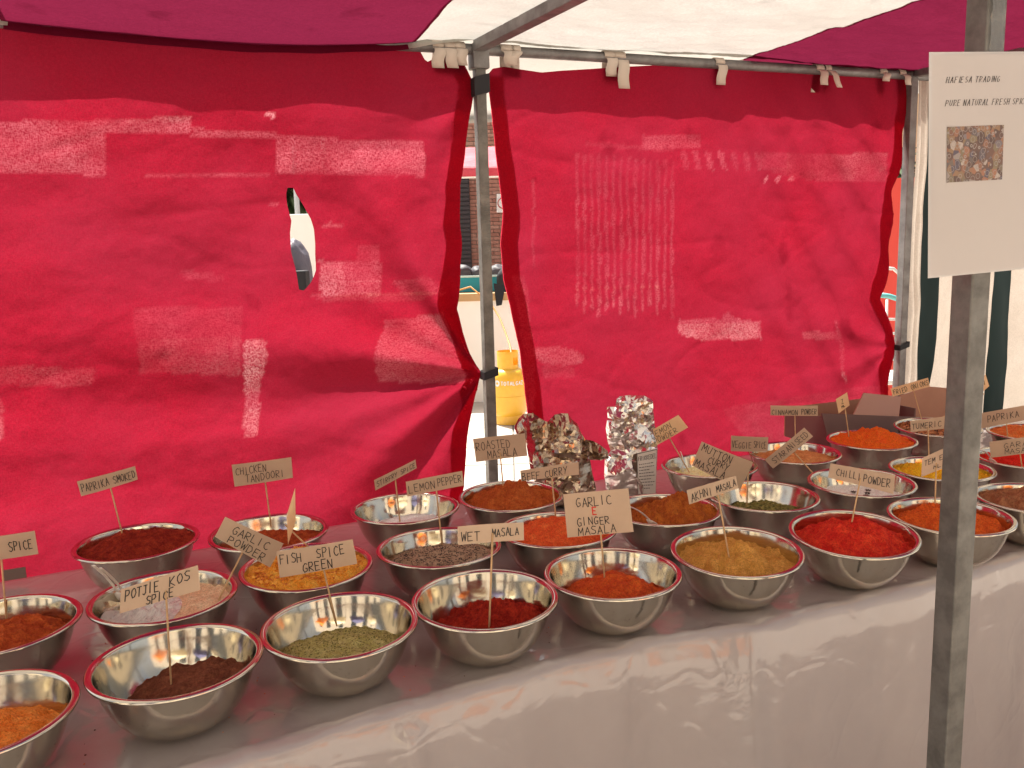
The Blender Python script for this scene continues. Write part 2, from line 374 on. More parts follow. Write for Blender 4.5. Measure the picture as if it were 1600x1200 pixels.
def ofsL(u, z):
    d = math.hypot(u-tieL[0], z-tieL[1]); a = math.atan2(z-tieL[1], -(u-tieL[0]))
    f = .030*math.exp(-d/.55)*cos(a*8+1)*min(1, d*6)+.020*math.exp(-d/.8)*cos(a*15)*min(1, d*5)
    d2 = math.hypot(u-tieT[0], z-tieT[1]); a2 = math.atan2(z-tieT[1], -(u-tieT[0]))
    f += .010*math.exp(-d2/.4)*cos(a2*11)*min(1, d2*6)
    f += .022*fbm(u*1.6, z*2.2, 2, 2)+.006*fbm(u*6+z*3, z*9-u*3, 5, 3)+crease(u, z)
    # long horizontal drag folds
    f += .010*sin((z-.98)*26+u*2.2)*math.exp(-abs(z-1.0)/.22)*min(1, max(0, (0-u)*1.6))
    bel = .05*sin(max(0, min(1, (2.0-z)/1.4))*pi*.5)*min(1, max(0, -u/.7))
    return f*min(1, max(.1, (2.03-z)*8))+bel-.012
Ledge = [(.3, -2.2), (2.2, -2.2)]
Redge = curve([(727, 98), (745, 135), (739, 162), (730, 212), (724, 275), (721, 288), (719, 349), (722, 381), (718, 429), (715, 483), (727, 520), (740, 555), (754, 583), (752, 592), (745, 624), (735, 689), (728, 746), (722, 800), (718, 860)])
topL = [(-2.3, 2.055), (on_wall(655, 80)[0], 2.05), on_wall(668, 96), on_wall(690, 86), on_wall(727, 97), (.2, 1.98)]
hole = [on_wall(*p) for p in ((448, 291), (454, 290.7), (462, 307), (472.5, 324), (483, 343.5), (487.4, 357.6), (490, 382), (491, 406.6), (491.8, 424), (484.8, 440), (474, 453), (466, 456), (462, 427.6), (453.3, 392.6), (451.5, 364.6), (453.3, 345.3), (446, 319), (445, 305))]
sheet('canvas_sheet', Ledge, Redge, topL, .35, ofsL, outside_glow_fn(Rw), hole, label='red canvas back sheet with a long torn hole, left of the middle post')
# right sheet
ribs = []  # pale ribs painted where a corrugated thing outside shows through
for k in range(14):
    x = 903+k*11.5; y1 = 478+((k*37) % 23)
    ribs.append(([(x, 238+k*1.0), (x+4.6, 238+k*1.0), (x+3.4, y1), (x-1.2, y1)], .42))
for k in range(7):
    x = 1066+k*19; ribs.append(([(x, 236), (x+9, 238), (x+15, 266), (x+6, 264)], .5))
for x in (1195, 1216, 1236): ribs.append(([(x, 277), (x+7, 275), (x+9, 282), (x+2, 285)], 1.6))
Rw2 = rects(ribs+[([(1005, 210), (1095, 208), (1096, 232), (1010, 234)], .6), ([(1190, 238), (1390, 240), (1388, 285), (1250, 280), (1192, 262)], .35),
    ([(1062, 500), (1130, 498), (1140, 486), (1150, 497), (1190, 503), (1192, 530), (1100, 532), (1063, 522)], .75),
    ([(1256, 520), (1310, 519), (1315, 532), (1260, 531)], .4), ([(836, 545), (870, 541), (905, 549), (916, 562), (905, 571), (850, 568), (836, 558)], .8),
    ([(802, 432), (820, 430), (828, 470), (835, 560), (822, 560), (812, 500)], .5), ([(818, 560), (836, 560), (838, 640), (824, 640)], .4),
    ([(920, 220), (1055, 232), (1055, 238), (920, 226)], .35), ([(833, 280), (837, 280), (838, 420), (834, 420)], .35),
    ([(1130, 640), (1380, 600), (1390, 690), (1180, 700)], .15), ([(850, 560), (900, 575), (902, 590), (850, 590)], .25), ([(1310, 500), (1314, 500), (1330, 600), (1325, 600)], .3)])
def ofsR(u, z):
    f = crease(u+7, z)+.014*fbm(u*2.2+9, z*2.0, 2, 2)+.0045*fbm(u*8+z*3, z*8-u*2, 5, 3)
    uu = u-1.4; f += .007*math.exp(-(uu/.4)**2)*sin((u*1.0+z*.7)*38)+.006*sin(u*30)*math.exp(-(2.03-z)/.15)
    tr = on_tR; d = math.hypot(u-tr[0], z-tr[1]); a = math.atan2(z-tr[1], -(u-tr[0])); f += .010*math.exp(-d/.35)*cos(a*10)*min(1, d*6)
    return f*min(1, max(.1, (2.05-z)*8))-.012
on_tR = on_wall(1401, 540)
Ledge2 = curve([(764, 118), (769, 155), (774, 206), (781, 267), (788, 332), (784, 379), (789, 435), (800, 477), (807, 514), (814, 547), (818, 584), (825, 640), (832, 700), (838, 760), (842, 820)])
Redge2 = curve([(1421, 125), (1422, 169), (1415.6, 201), (1411, 257), (1399, 299), (1397, 346), (1387.6, 425), (1378, 467), (1388, 490), (1397, 514), (1401, 540), (1394, 584), (1392, 617), (1390, 660), (1386, 760)])
topR = [on_wall(764, 116), on_wall(772, 106), on_wall(790, 103), on_wall(816, 107), on_wall(849, 112), on_wall(881, 109), on_wall(947, 105), on_wall(1040, 100), on_wall(1200, 103), on_wall(1400, 118)]
sheet('canvas_sheet', Ledge2, Redge2, topR, .4, ofsR, outside_glow_fn(Rw2), None, label='red canvas back sheet with vertical ribs of painted show-through light, right of the middle post')
# webbing loops over the rail
def ribbon(pts, wdt, wdir, th=.0015):
    b = MB(); n = len(pts)
    for p in pts: b.v += [tuple(p-wdir*wdt/2), tuple(p+wdir*wdt/2)]
    for i in range(n-1): b.f.append((2*i, 2*i+1, 2*i+3, 2*i+2))
    return b
def strap(px, y0, y1, wpx, skew=0, label='', side=1):
    u0, zt = on_wall(px, y0); u1, zb = on_wall(px+skew, y1); wd = wpx*2.75/CF
    pts = []
    for a in range(0, 9):
        t = pi*(1-a/8); pts.append(S(u0, .0195*-cos(t)*side*1.0, RAILZ+.0195*sin(t)))
    w_end = .0195*side
    for k in range(1, 9):
        t = k/8; z = lerp(RAILZ, zb, t); pts.append(S(lerp(u0, u1, t)+.004*sin(t*7), w_end+.012*side*sin(t*3.0), z))
    back = [S(u0+.01, -.0195*side, lerp(RAILZ, RAILZ-.07, k/5)) for k in range(5, 0, -1)]
    o = ribbon(back+pts, wd, UD).build('webbing_strap', WEB, smooth=True)
    s = o.modifiers.new('thick', 'SOLIDIFY'); s.thickness = .002
    return tag(o, label, 'strap', 'webbing straps looped over the back rail')
strap(699, 66, 108, 17, 4, 'wide webbing strap over the rail just left of the middle post')
strap(716, 72, 104, 15, 2, 'short webbing strap nearest the middle post on its left side')
strap(683, 74, 108, 18, -3, 'webbing strap furthest left of those beside the middle post')
strap(789, 66, 104, 20, 5, 'knotted webbing strap just right of the middle post')
strap(803, 66, 100, 14, -6, 'narrow webbing end beside the knotted strap right of the middle post')
strap(965, 80, 140, 19, 4, 'longest pale webbing strap hanging over the rail under the white roof strip')
strap(949, 92, 121, 18, 0, 'short webbing strap close behind the longest pale one')
strap(1121, 86, 134, 17, -2, 'webbing strap above the painted light ribs where white and red roof meet')
strap(1277, 96, 134, 16, 3, 'shaded webbing strap under the right red roof strip')
strap(1290, 98, 138, 12, 14, 'twisted webbing tail next to the shaded strap under the red roof')
strap(1376, 103, 128, 16, 0, 'shaded webbing strap near the right end of the sheet')
strap(1406, 103, 134, 14, 5, 'webbing strap at the top right corner of the right sheet')
def band(u, w_, z, s_, h, label, tilt=.006):
    b = MB(); r = s_/2+.004
    pts = [(-r, -r), (r, -r), (r, r), (-r, r)]
    for dz in (-h/2, h/2):
        for i, (a, c) in enumerate(pts): b.v.append(tuple(S(u+a, w_+c, z+dz+(tilt if a > 0 else -tilt))))
    b.f = [(0, 1, 5, 4), (1, 2, 6, 5), (2, 3, 7, 6), (3, 0, 4, 7)]
    o = b.build('black_band', BLACK, bevel=0); m = o.modifiers.new('t', 'SOLIDIFY'); m.thickness = .003
    return tag(o, label, 'strap')
band(0, 0, on_wall(752, 134)[1], .034, .052, 'black band wrapped round the top of the middle post')
band(0, 0, on_wall(763, 583)[1], .034, .024, 'thin black band tying the torn sheet to the middle post')
band(1.657, 0, on_wall(1405, 540)[1], .034, .02, 'black band round the far right back post')
# pleated striped side sheet of the next bay
def stripes():
    root = empty('striped_sheet', S(2.5, -.02, 2.0), 'white canvas sheet with wavy dark green stripes and a pleated left edge, far right', 'canvas sheet')
    uL = on_wall(1430, 350)[0]; cols = []
    # boundaries in picture columns at three heights
    def ucurve(pts): return sorted([(on_wall(x, y)[1], on_wall(x, y)[0]) for x, y in pts])
    c1 = ucurve([(1455, 300), (1449, 432), (1443, 530), (1441, 590), (1441, 700)]); c2 = ucurve([(1482, 300), (1476, 432), (1471, 530), (1468, 560), (1460, 610), (1455, 700)])
    c3 = ucurve([(1570, 300), (1563, 420), (1558, 480), (1552, 560), (1548, 640), (1546, 700)]); c4 = ucurve([(1600, 300), (1594, 415), (1586, 520), (1578, 640), (1574, 700)])
    per = c3[-1][1]-c1[-1][1]
    bounds = [([(0, uL), (3, uL+.035)], None)]
    def off(c, d): return [(z, u+d) for z, u in c]
    B = [[(0, uL-.015), (3, uL+.02)], c1, c2, c3, c4, off(c1, 2*per), off(c2, 2*per+.01), off(c3, 2*per), off(c4, 2*per), off(c1, 4*per)]
    for k in range(len(B)-1):
        b = MB(); nz = 80; nu = 14 if k else 26
        for j in range(nz+1):
            z = lerp(.3, 2.045, j/nz)
            for i in range(nu+1):
                u = lerp(interp(z, B[k]), interp(z, B[k+1]), i/nu)
                pl = .016*abs(sin((u-uL)*95))*math.exp(-max(0, (u-uL-.05))/.03) if k == 0 else 0
                b.v.append(tuple(S(u, -.03+pl+.012*fbm(u*4, z*2.5, 7, 3)+.006*sin(u*40+z*2)*(z/2), z)))
        for j in range(nz):
            for i in range(nu): b.f.append((j*(nu+1)+i, j*(nu+1)+i+1, (j+1)*(nu+1)+i+1, (j+1)*(nu+1)+i))
        if k == 0: MB().box(S(uL-.012, -.012, 1.18), (.010, .008, 1.7), AX).build('black_edging', BLACK, root)
        b.build('stripe' if k % 2 else 'white_panel', STRIPED if k % 2 else STRIPEW, root, smooth=True)
stripes()
# ------------------------------------------------------------------ table
TZ = .807
FL0 = Vector((0, 1.318, 0)); TD = Vector((.912, .410, 0)).normalized(); TN = Vector((-TD.y, TD.x, 0))
def T(s, n, z): return Vector((FL0.x+TD.x*s+TN.x*n, FL0.y+TD.y*s+TN.y*n, z))
tab = empty('trestle_table', T(.5, .45, 0), 'long wooden trestle table under the pale plastic covered cloth', 'table')
WOOD = mat('plywood', (.35, .22, .12), .7, var=(8, (.28, .17, .09), .3, .7))
MB().box(T(.6, .47, TZ-.018), (4.4, .86, .024), (TD, TN, ZD)).build('tabletop', WOOD, tab)
for s in (-1.4, .6, 2.6):
    for n in (.1, .8): MB().box(T(s, n, (TZ-.03)/2), (.05, .05, TZ-.03), (TD, TN, ZD)).build('leg', WOOD, tab)
edge_px = [(300, 1222), (450, 1172), (612, 1113), (806, 1056), (885, 1033), (1016, 1001.5), (1180, 986), (1285, 961.5), (1456, 923), (1565, 884), (1640, 860)]
edge = []
for p in edge_px:
    q = at_z(*p, TZ)-FL0; edge.append((q.dot(TD), q.dot(TN)*.6))
def back_n(s): return interp(s, [(-1.2, .885), (-.4, .90), (.2, .93), (1.2, .97), (2.6, 1.0)])
def sgm(x): return 1/(1+math.exp(-max(-30, min(30, x))))
def build_cloth():
    b = MB(); ss = [-1.7+i*.011 for i in range(int(4.6/.011))]
    rows = []
    # rows: back drop, top, rounded edge, front drop
    prof = [('b', -.30), ('b', -.15), ('b', -.02)]+[('t', k/70) for k in range(70, -1, -1)]+[('e', a) for a in (.12, .25, .4, .55, .7, .85, 1)]+[('f', k*.0125) for k in range(1, 61)]
    for kind, v in prof:
        for s in ss:
            e = interp(s, edge)+.004*fbm(s*9, 1); bn = back_n(s); R_ = .026+.004*fbm(s*4, 3.3)
            if kind == 'b': p = T(s, bn+.004, TZ-.004+v)
            elif kind == 't':
                n = lerp(e+R_, bn, v); d = n-e
                z = TZ+.0012*fbm(s*7, n*9, 3, 4)+.003*max(0, fbm(s*5+4, n*6, 6, 3))*max(0, 1-abs(d-.05)/.06)
                p = T(s, n, z)
            elif kind == 'e':
                a = v*pi/2; p = T(s, e+R_-R_*sin(a)-.002, TZ-R_+R_*cos(a)+.0035*fbm(s*14, v, 2)+.0015)
            else:
                fold = .014*fbm(s*3.0+.5*v, v*.35, 4, 2)+.005*fbm(s*8+v*1.2, v*.6, 9, 2)+.0025*fbm((s*1.0+v*.5)*11, v*.8, 12, 2)
                k = min(1, v/.25); ridge = .014*sgm((s-sfold-.02*v)*500)-.014*sgm((s-sfold-.035-.02*v)*120)
                p = T(s, e-.003-.004*min(1, v/.03)-.03*v-fold*k-ridge*min(1, v/.02), TZ-R_-v)
            b.v.append(tuple(p))
    q = len(ss)
    for j in range(len(prof)-1):
        for i in range(q-1): b.f.append((j*q+i, (j+1)*q+i, (j+1)*q+i+1, j*q+i+1))
    o = b.build('tablecloth', CLOTH, smooth=True)
    tag(o, 'pale cloth under clear shiny plastic, draped over the table and hanging down its front', 'tablecloth')
_q = at_z(622, 1110, TZ)-FL0; sfold = _q.dot(TD)
build_cloth()
# ------------------------------------------------------------------ bowls
BR = .1245; RZ = CZ-.5927; BD = RZ-TZ-.001
PROF_IN = []
def zin(r):
    if r <= .040: return -BD+.0012
    t = min(1, (r-.040)/(.1125-.040)); return -(BD-.0012)+(BD-.006)*(.70*t**2.0+.30*t**7)
prof = [(0.0001, -BD+.0012), (.03, -BD+.0012)]
for k in range(0, 25):
    t = k/24; r = .040+(.1125-.040)*t; prof.append((r, zin(r)))
prof += [(.1135, -.0022), (.1155, -.0004), (.119, .0004), (.1222, .0002), (.1238, -.0012), (.1245, -.0032), (.1238, -.0048), (.122, -.0052), (.1200, -.0040), (.1160, -.0038), (.1148, -.0055)]
for k in range(24, -1, -1):
    t = k/24; r = .040+(.1125-.040)*t; prof.append((r+.0012*t**.5+.0002, zin(r)-.0011 if k < 24 else -.0085))
prof += [(.039, -BD), (.0001, -BD)]
bm_ = MB().lathe(prof, n=96); bowl_mesh = bpy.data.meshes.new('steel_bowl'); bowl_mesh.from_pydata(bm_.v, [], bm_.f); bowl_mesh.polygons.foreach_set('use_smooth', [True]*len(bowl_mesh.polygons)); bowl_mesh.materials.append(STEEL); bowl_mesh.set_sharp_from_angle(angle=radians(60))
# key: x, y, tilt(deg), fill depth, mound, (tilt x, y of the heap), roughness amp, colour, colour2, label of bowl, label of spice, category, chips
BOWLS = dict(
 A=(-.791, 1.747, 0, 0.022, 0.022, (.03, .05), 0.005, (.17, .014, .008), (.25, .03, .012), 'of dark red smoked paprika in the back row, far left', 'dark red smoked paprika filling the back left bowl', 0),
 B=(-.620, 1.452, 0, .042, .008, (.10, .10), .003, (.62, .40, .24), (.70, .50, .32), 'holding beige garlic powder, a plastic bag and white spoon handles', 'pale beige garlic powder on the right side of its bowl', 0),
 C=(-.506, 1.207, 0, 0.064, 0.016, (.09, .05), 0.005, (.13, .040, .020), (.20, .07, .035), 'half empty with brown powder, at the left of the front row', 'dark brown spice in a half empty bowl at the left of the front row', 0),
 D=(-.850, 1.350, 0, 0.04, 0.03, (0, -.05), 0.007, (.30, .045, .012), (.42, .09, .02), 'of red brown spice cut by the left picture edge', 'red brown spice mounded in the upper of two bowls at the left edge', 0),
 E=(-.718, 1.067, 0, 0.05, 0.026, (0, -.05), 0.004, (.62, .16, .022), (.70, .24, .05), 'in the bottom left corner of the picture with orange powder', 'bright orange powder in the bottom left corner bowl', 0),
 F=(-.285, 1.314, .9, 0.058, 0.02, (.02, -.05), 0.004, (.36, .32, .10), (.44, .40, .17), 'with speckled green spice, second in the front row from the left', 'speckled olive green fish spice low in its bowl', 2600),
 G=(-.056, 1.400, 1.3, 0.064, 0.034, (.12, -.05), 0.01, (.22, .012, .007), (.36, .03, .012), 'half empty with clumpy dark red masala, third in the front row', 'clumpy dark red wet masala piled to the right', 0),
 H=(.172, 1.501, .5, 0.066, 0.05, (.04, -.04), 0.006, (.45, .055, .014), (.55, .11, .02), 'with a small orange red mound, in front of the four line garlic card', 'small orange red mound of garlic and ginger masala', 0),
 I=(.419, 1.589, 3.0, 0.036, 0.034, (-.02, .0), 0.007, (.46, .22, .045), (.54, .28, .07), 'with ochre powder scooped hollow, fifth in the front row', 'ochre akhni masala with a dark scooped hollow', 0),
 J=(.673, 1.668, 4.1, 0.03, 0.038, (.0, .0), 0.008, (.48, .018, .012), (.58, .05, .02), 'full of bright red chilli powder, just left of the front post', 'bright red chilli powder heaped rough', 0),
 K=(.915, 1.765, 1.1, 0.032, 0.032, (.0, .0), 0.009, (.52, .075, .014), (.60, .12, .02), 'with orange powder, crossed by the front post in the front row', 'orange powder seen on both sides of the front post', 0),
 L=(-.154, 1.662, -1, 0.036, 0.014, (.05, -.02), 0.004, (.30, .20, .13), (.42, .31, .21), 'with coarse grey brown pepper mix, middle row behind the wet masala', 'coarse speckled grey brown lemon pepper', 3600),
 M=(-.253, 1.930, -.5, .058, .010, (.05, .03), .002, (.78, .74, .68), (.70, .66, .60), 'nearly empty with a little white powder, back row below the slanted card', 'last of some white stir fry powder at the bottom of a bowl', 0),
 N=(-.398, 1.576, .6, 0.018, 0.026, (.02, -.04), 0.009, (.70, .27, .030), (.80, .38, .07), 'heaped with yellow orange flakes, behind the green fish spice', 'flaky yellow orange spice heaped to the rim', 900),
 O=(-.526, 1.786, 0, 0.038, 0.02, (.06, -.03), 0.006, (.26, .040, .012), (.38, .08, .02), 'with red brown tandoori spice, back row behind the flaky yellow one', 'red brown chicken tandoori spice', 0),
 P=(-.010, 2.003, .6, 0.028, 0.038, (.05, .0), 0.009, (.34, .070, .016), (.42, .11, .025), 'with brown orange masala, back row in front of the middle post', 'brown orange roasted masala with a scooped face', 0),
 Q=(.086, 1.749, -1.3, 0.03, 0.042, (-.02, .0), 0.005, (.58, .075, .020), (.62, .13, .035), 'with orange red powder, partly behind the four line garlic card', 'orange red beef curry powder in a smooth peak', 0),
 R=(.331, 1.864, -.7, 0.036, 0.04, (.14, .0), 0.01, (.30, .070, .014), (.40, .12, .02), 'with a craggy brown heap and a white spoon, right of the foil bags', 'craggy brown orange curry heap beside a white spoon', 0),
 S=(.574, 1.945, .1, 0.055, 0.016, (.04, -.02), 0.006, (.20, .18, .05), (.30, .26, .09), 'with dried green herbs, behind the ochre akhni masala', 'dried olive green herb flakes', 2200),
 T=(.513, 2.230, 0, 0.042, 0.014, (.0, .0), 0.004, (.80, .66, .30), (.85, .74, .42), 'with pale yellow powder, right behind the tall foil bag', 'pale yellow powder under the slanted card by the tall foil bag', 0),
 U=(.773, 2.342, .7, 0.028, 0.016, (.0, .0), 0.003, (.48, .19, .065), (.55, .26, .10), 'with smooth tan brown powder in the back row', 'smooth tan brown cinnamon powder', 0),
 V=(1.037, 2.465, .4, 0.014, 0.03, (.0, .0), 0.008, (.66, .13, .016), (.60, .08, .015), 'overfilled with orange spice, in front of the open cardboard box', 'orange spice heaped above the rim in front of the cardboard box', 0),
 W=(.835, 2.034, .8, .045, .004, (.0, .0), .002, (.74, .70, .64), (.62, .58, .52), 'lined with white paper holding a few dark star aniseeds', 'sheet of white paper lining the star aniseed bowl', -1),
 X=(1.295, 2.603, 1.6, 0.02, 0.012, (.0, .0), 0.008, (.30, .11, .045), (.45, .2, .09), 'of fried onions, at the back partly behind the front post', 'brown fried onion pieces', 1300),
 Y=(1.078, 2.136, -.2, 0.026, 0.022, (.0, .0), 0.008, (.80, .33, .014), (.85, .45, .03), 'with bright yellow turmeric, crossed by the front post', 'bright yellow turmeric seen on both sides of the post', 0),
 Z1=(1.345, 2.222, 0, 0.022, 0.022, (.0, .0), 0.006, (.58, .018, .012), (.65, .04, .02), 'with vivid red powder at the right picture edge, middle row', 'vivid red powder at the right edge behind the masala card', 0),
 Z2=(1.158, 1.870, 0, 0.024, 0.024, (.0, .0), 0.009, (.24, .085, .040), (.34, .15, .07), 'with brown ground spice at the right picture edge, front row', 'rough brown ground spice at the right edge', 0),
 Z3=(1.530, 2.505, 0, 0.016, 0.022, (.0, .0), 0.006, (.66, .17, .040), (.72, .24, .07), 'with pale orange paprika at the right picture edge, back row', 'pale orange paprika behind its card at the right edge', 0))
HEAP = {}; ROT = {}
EXTRA = {  # local bumps in a bowl: (x, y, radius, height)
 'I': [(.045, .020, .026, -.034), (.005, -.005, .028, .014), (-.05, .0, .025, .006)], 'P': [(.030, .020, .030, .016), (.062, .0, .030, -.022), (-.03, -.02, .03, .008)], 'R': [(.030, .012, .028, .022), (-.02, -.01, .03, -.008), (.070, -.02, .025, .006)],
 'G': [(.010, .0, .025, .012), (.055, .0, .03, .010), (-.03, -.02, .02, -.006)], 'N': [(-.02, .02, .03, .016), (.05, .0, .03, .012), (-.06, -.02, .02, .008), (.02, -.04, .02, .007)], 'J': [(-.005, .022, .014, -.014), (-.03, .0, .03, .012), (.03, .0, .025, .010), (.0, -.04, .02, .006)], 'O': [(.0, .02, .03, -.012)], 'K': [(-.03, .02, .025, .010), (.03, .02, .02, -.010)],
 'V': [(.03, .01, .03, .008)], 'A': [(-.05, .02, .04, .006)], 'B': [(-.06, -.03, .05, -.02)], 'C': [(-.06, .0, .04, -.010)], 'M': [(.03, .0, .03, .006)], 'Y': [(-.05, 0, .03, .006), (.07, 0, .03, -.012)], 'Q': [(.05, .03, .04, .004)], 'H': [(.02, -.02, .02, -.006)]}
def powder_mat(k, c1, c2):
    g_ = 1.3; c1 = tuple(min(.9, c*g_) for c in c1); c2 = tuple(min(.92, c*g_*1.1) for c in c2)
    m = mat('spice_'+k, c1, .95, spec=.15, var=(55, c2, .42, .68), bump=[(500, .9, .0022), (150, .8, .005)]); N = m.node_tree.nodes; L = m.node_tree.links
    n = N.new('ShaderNodeTexNoise'); n.inputs['Scale'].default_value = 380; n.inputs['Detail'].default_value = 4; n.inputs['Roughness'].default_value = .7; tc = N.new('ShaderNodeTexCoord'); L.new(tc.outputs['Object'], n.inputs['Vector'])
    r = N.new('ShaderNodeMapRange'); r.inputs[1].default_value = .36; r.inputs[2].default_value = .56; r.inputs[3].default_value = .66; r.inputs[4].default_value = 1.08; L.new(n.outputs['Fac'], r.inputs[0])
    x = N.new('ShaderNodeMix'); x.data_type = 'RGBA'; x.blend_type = 'MULTIPLY'; x.inputs[0].default_value = 1; L.new(N[m['mix']].outputs[2], x.inputs[6]); L.new(r.outputs[0], x.inputs[7]); L.new(x.outputs[2], N['Principled BSDF'].inputs['Base Color'])
    return m
CHIPC = {'F': [(.16, .15, .03), (.42, .36, .14)], 'L': [(.05, .035, .03), (.45, .34, .22)], 'S': [(.10, .10, .02), (.26, .22, .06)], 'N': [(.85, .42, .06), (.62, .2, .03)], 'X': [(.10, .035, .02), (.62, .28, .12)]}
GB = 'steel bowls of loose spice in rows on the table'
for ki, (k, (bx, by, tl, d, mo, (ax, ay), amp, c1, c2, lb, ls, chips)) in enumerate(BOWLS.items()):
    c = Vector((bx, by, RZ)); rot = Matrix.Rotation(radians(tl), 4, 'X')
    piv = Vector((0, 0, -BD)) if tl else Vector((0, 0, 0))
    zc = RZ+max(0, (.039*sin(abs(radians(tl)))))
    bo = bpy.data.objects.new('steel_bowl', bowl_mesh); COL.objects.link(bo); MW = Matrix.Translation((bx, by, zc)) @ rot @ Matrix.Rotation(ki*1.3, 4, 'Z')
    bo.matrix_world = MW; tag(bo, 'steel bowl '+lb, 'bowl', GB)
    MWs = Matrix.Translation((bx, by, zc)) @ rot
    rnd = random.Random(ki+50); sx = rnd.uniform(0, 50)
    def hz(x, y, d=d, mo=mo, ax=ax, ay=ay, amp=amp, sx=sx, k=k):
        r = math.hypot(x, y); q = min(1, r/.108)
        z = -d+ax*x+ay*y+mo*(1-q*q)**1.3
        for (ex, ey, er, eh) in EXTRA.get(k, []):
            dd = ((x-ex)**2+(y-ey)**2)/er**2; z += eh*math.exp(-dd)
        lump = noise.fractal(Vector((x*28+sx, y*28, 0)), .9, 2.2, 5)
        rid = 1-2*abs(noise.noise(Vector((x*22+sx, y*22, 5))))
        fn = noise.fractal(Vector((x*95+sx, y*95, 9)), .7, 2.1, 3); lk = 1+.8*noise.noise(Vector((x*14, y*14+sx, 2)))
        return z+.004+amp*1.5*lump+amp*.9*rid*abs(rid)+amp*.32*fn*lk
    na, nr = 150, 64; b = MB(); edges = []
    for i in range(na):
        a = 2*pi*i/na; r = .1125
        while r > .02 and hz(r*cos(a), r*sin(a)) < zin(r): r -= .0008
        edges.append(min(r+.0006, .1125))
    ctr = (0, 0)
    for j in range(nr+1):
        for i in range(na):
            a = 2*pi*i/na; r = edges[i]*(j/nr)**.8; x, y = r*cos(a), r*sin(a)
            z = hz(x, y)
            if j == nr: z = zin(edges[i])+.0004
            b.v.append((x, y, max(z, zin(r)+.0003)))
    for j in range(nr):
        for i in range(na): b.f.append((j*na+i, j*na+(i+1) % na, (j+1)*na+(i+1) % na, (j+1)*na+i))
    root = b.build('paper_lining' if chips == -1 else 'spice_heap', powder_mat(k, c1, c2), None, smooth=True); root.matrix_world = MWs
    tag(root, ls, 'paper' if chips == -1 else 'spice')
    HEAP[k] = (MWs, hz, edges)
    if chips > 0:
        for ci, cc in enumerate(CHIPC[k]):
            cb = MB(); big = {'X': .0068, 'S': .0044, 'N': .0062, 'L': .0026, 'F': .0022}[k]
            for _ in range(chips//2):
                a = rnd.uniform(0, 2*pi); r = .100*math.sqrt(rnd.random()); x, y = r*cos(a), r*sin(a)
                if r > edges[int(a/(2*pi)*na) % na]-.002: continue
                s_ = big*rnd.uniform(.5, 1.3); ce = Vector((x, y, max(hz(x, y), zin(r))+s_*.15)); R_ = Matrix.Rotation(rnd.uniform(0, 6.3), 3, 'Z') @ Matrix.Rotation(rnd.uniform(-.7, .7), 3, 'X')
                l2 = s_*rnd.uniform(.4, .8)
                cb.box(ce, (s_, l2, s_*.25), (R_ @ Vector((1, 0, 0)), R_ @ Vector((0, 1, 0)), R_ @ Vector((0, 0, 1))))
            ob = cb.build('flakes', mat('flake_%s%d' % (k, ci), cc, .85)); ob.parent = root; ob['kind'] = 'stuff'
# crushed star aniseed in bowl W: eight pointed pods
AN = mat('aniseed', (.045, .022, .012), .6)
MWs, hz, ed = HEAP['W']
for n_, (x, y) in enumerate([(-.060, -.010), (-.045, -.022), (-.030, -.012), (.005, -.020), (.040, -.030), (.060, -.035), (-.01, .02), (.02, .01), (-.072, .004), (.03, .03)]):
    b = MB(); rr = RNG.uniform(.007, .010); a0 = RNG.uniform(0, 1)
    for p in range(8):
        a = a0+p*pi/4; dv = Vector((cos(a), sin(a), .25)); sd = Vector((-sin(a), cos(a), 0)); c0 = Vector((0, 0, .003))
        b.add([c0, c0+dv*rr*.6+sd*rr*.2, c0+dv*rr, c0+dv*rr*.6-sd*rr*.2, c0+dv*rr*.5+Vector((0, 0, -.003))], [(0, 1, 4), (1, 2, 4), (2, 3, 4), (3, 0, 4), (0, 3, 2, 1)])
    o = b.build('star_aniseed', AN); o.matrix_world = MWs @ Matrix.Translation((x, y, hz(x, y)+.001))
    tag(o, 'dark star shaped aniseed lying on the white paper in its bowl', 'aniseed', 'star aniseeds on the white paper')
def heap_hit(k, px, py):
    """where the sight line meets the spice surface in bowl k"""
    MWs, hz, ed = HEAP[k]; inv = MWs.inverted(); d = ray(px, py).normalized(); o = EYE
    t = (RZ+.03-CZ)/d.z
    for _ in range(900):
        p = inv @ (o+d*t); r = math.hypot(p.x, p.y)
        g = hz(p.x, p.y) if r < .112 else None
        if g is not None: g = max(g, zin(min(r, .1125)))
        if g is not None and p.z <= g: return MWs @ p
        if p.z < -BD: break
        t += .0006
    print('FALLBACK', k, px, py)
    return MWs @ Vector((0, .05, hz(0, .05)))
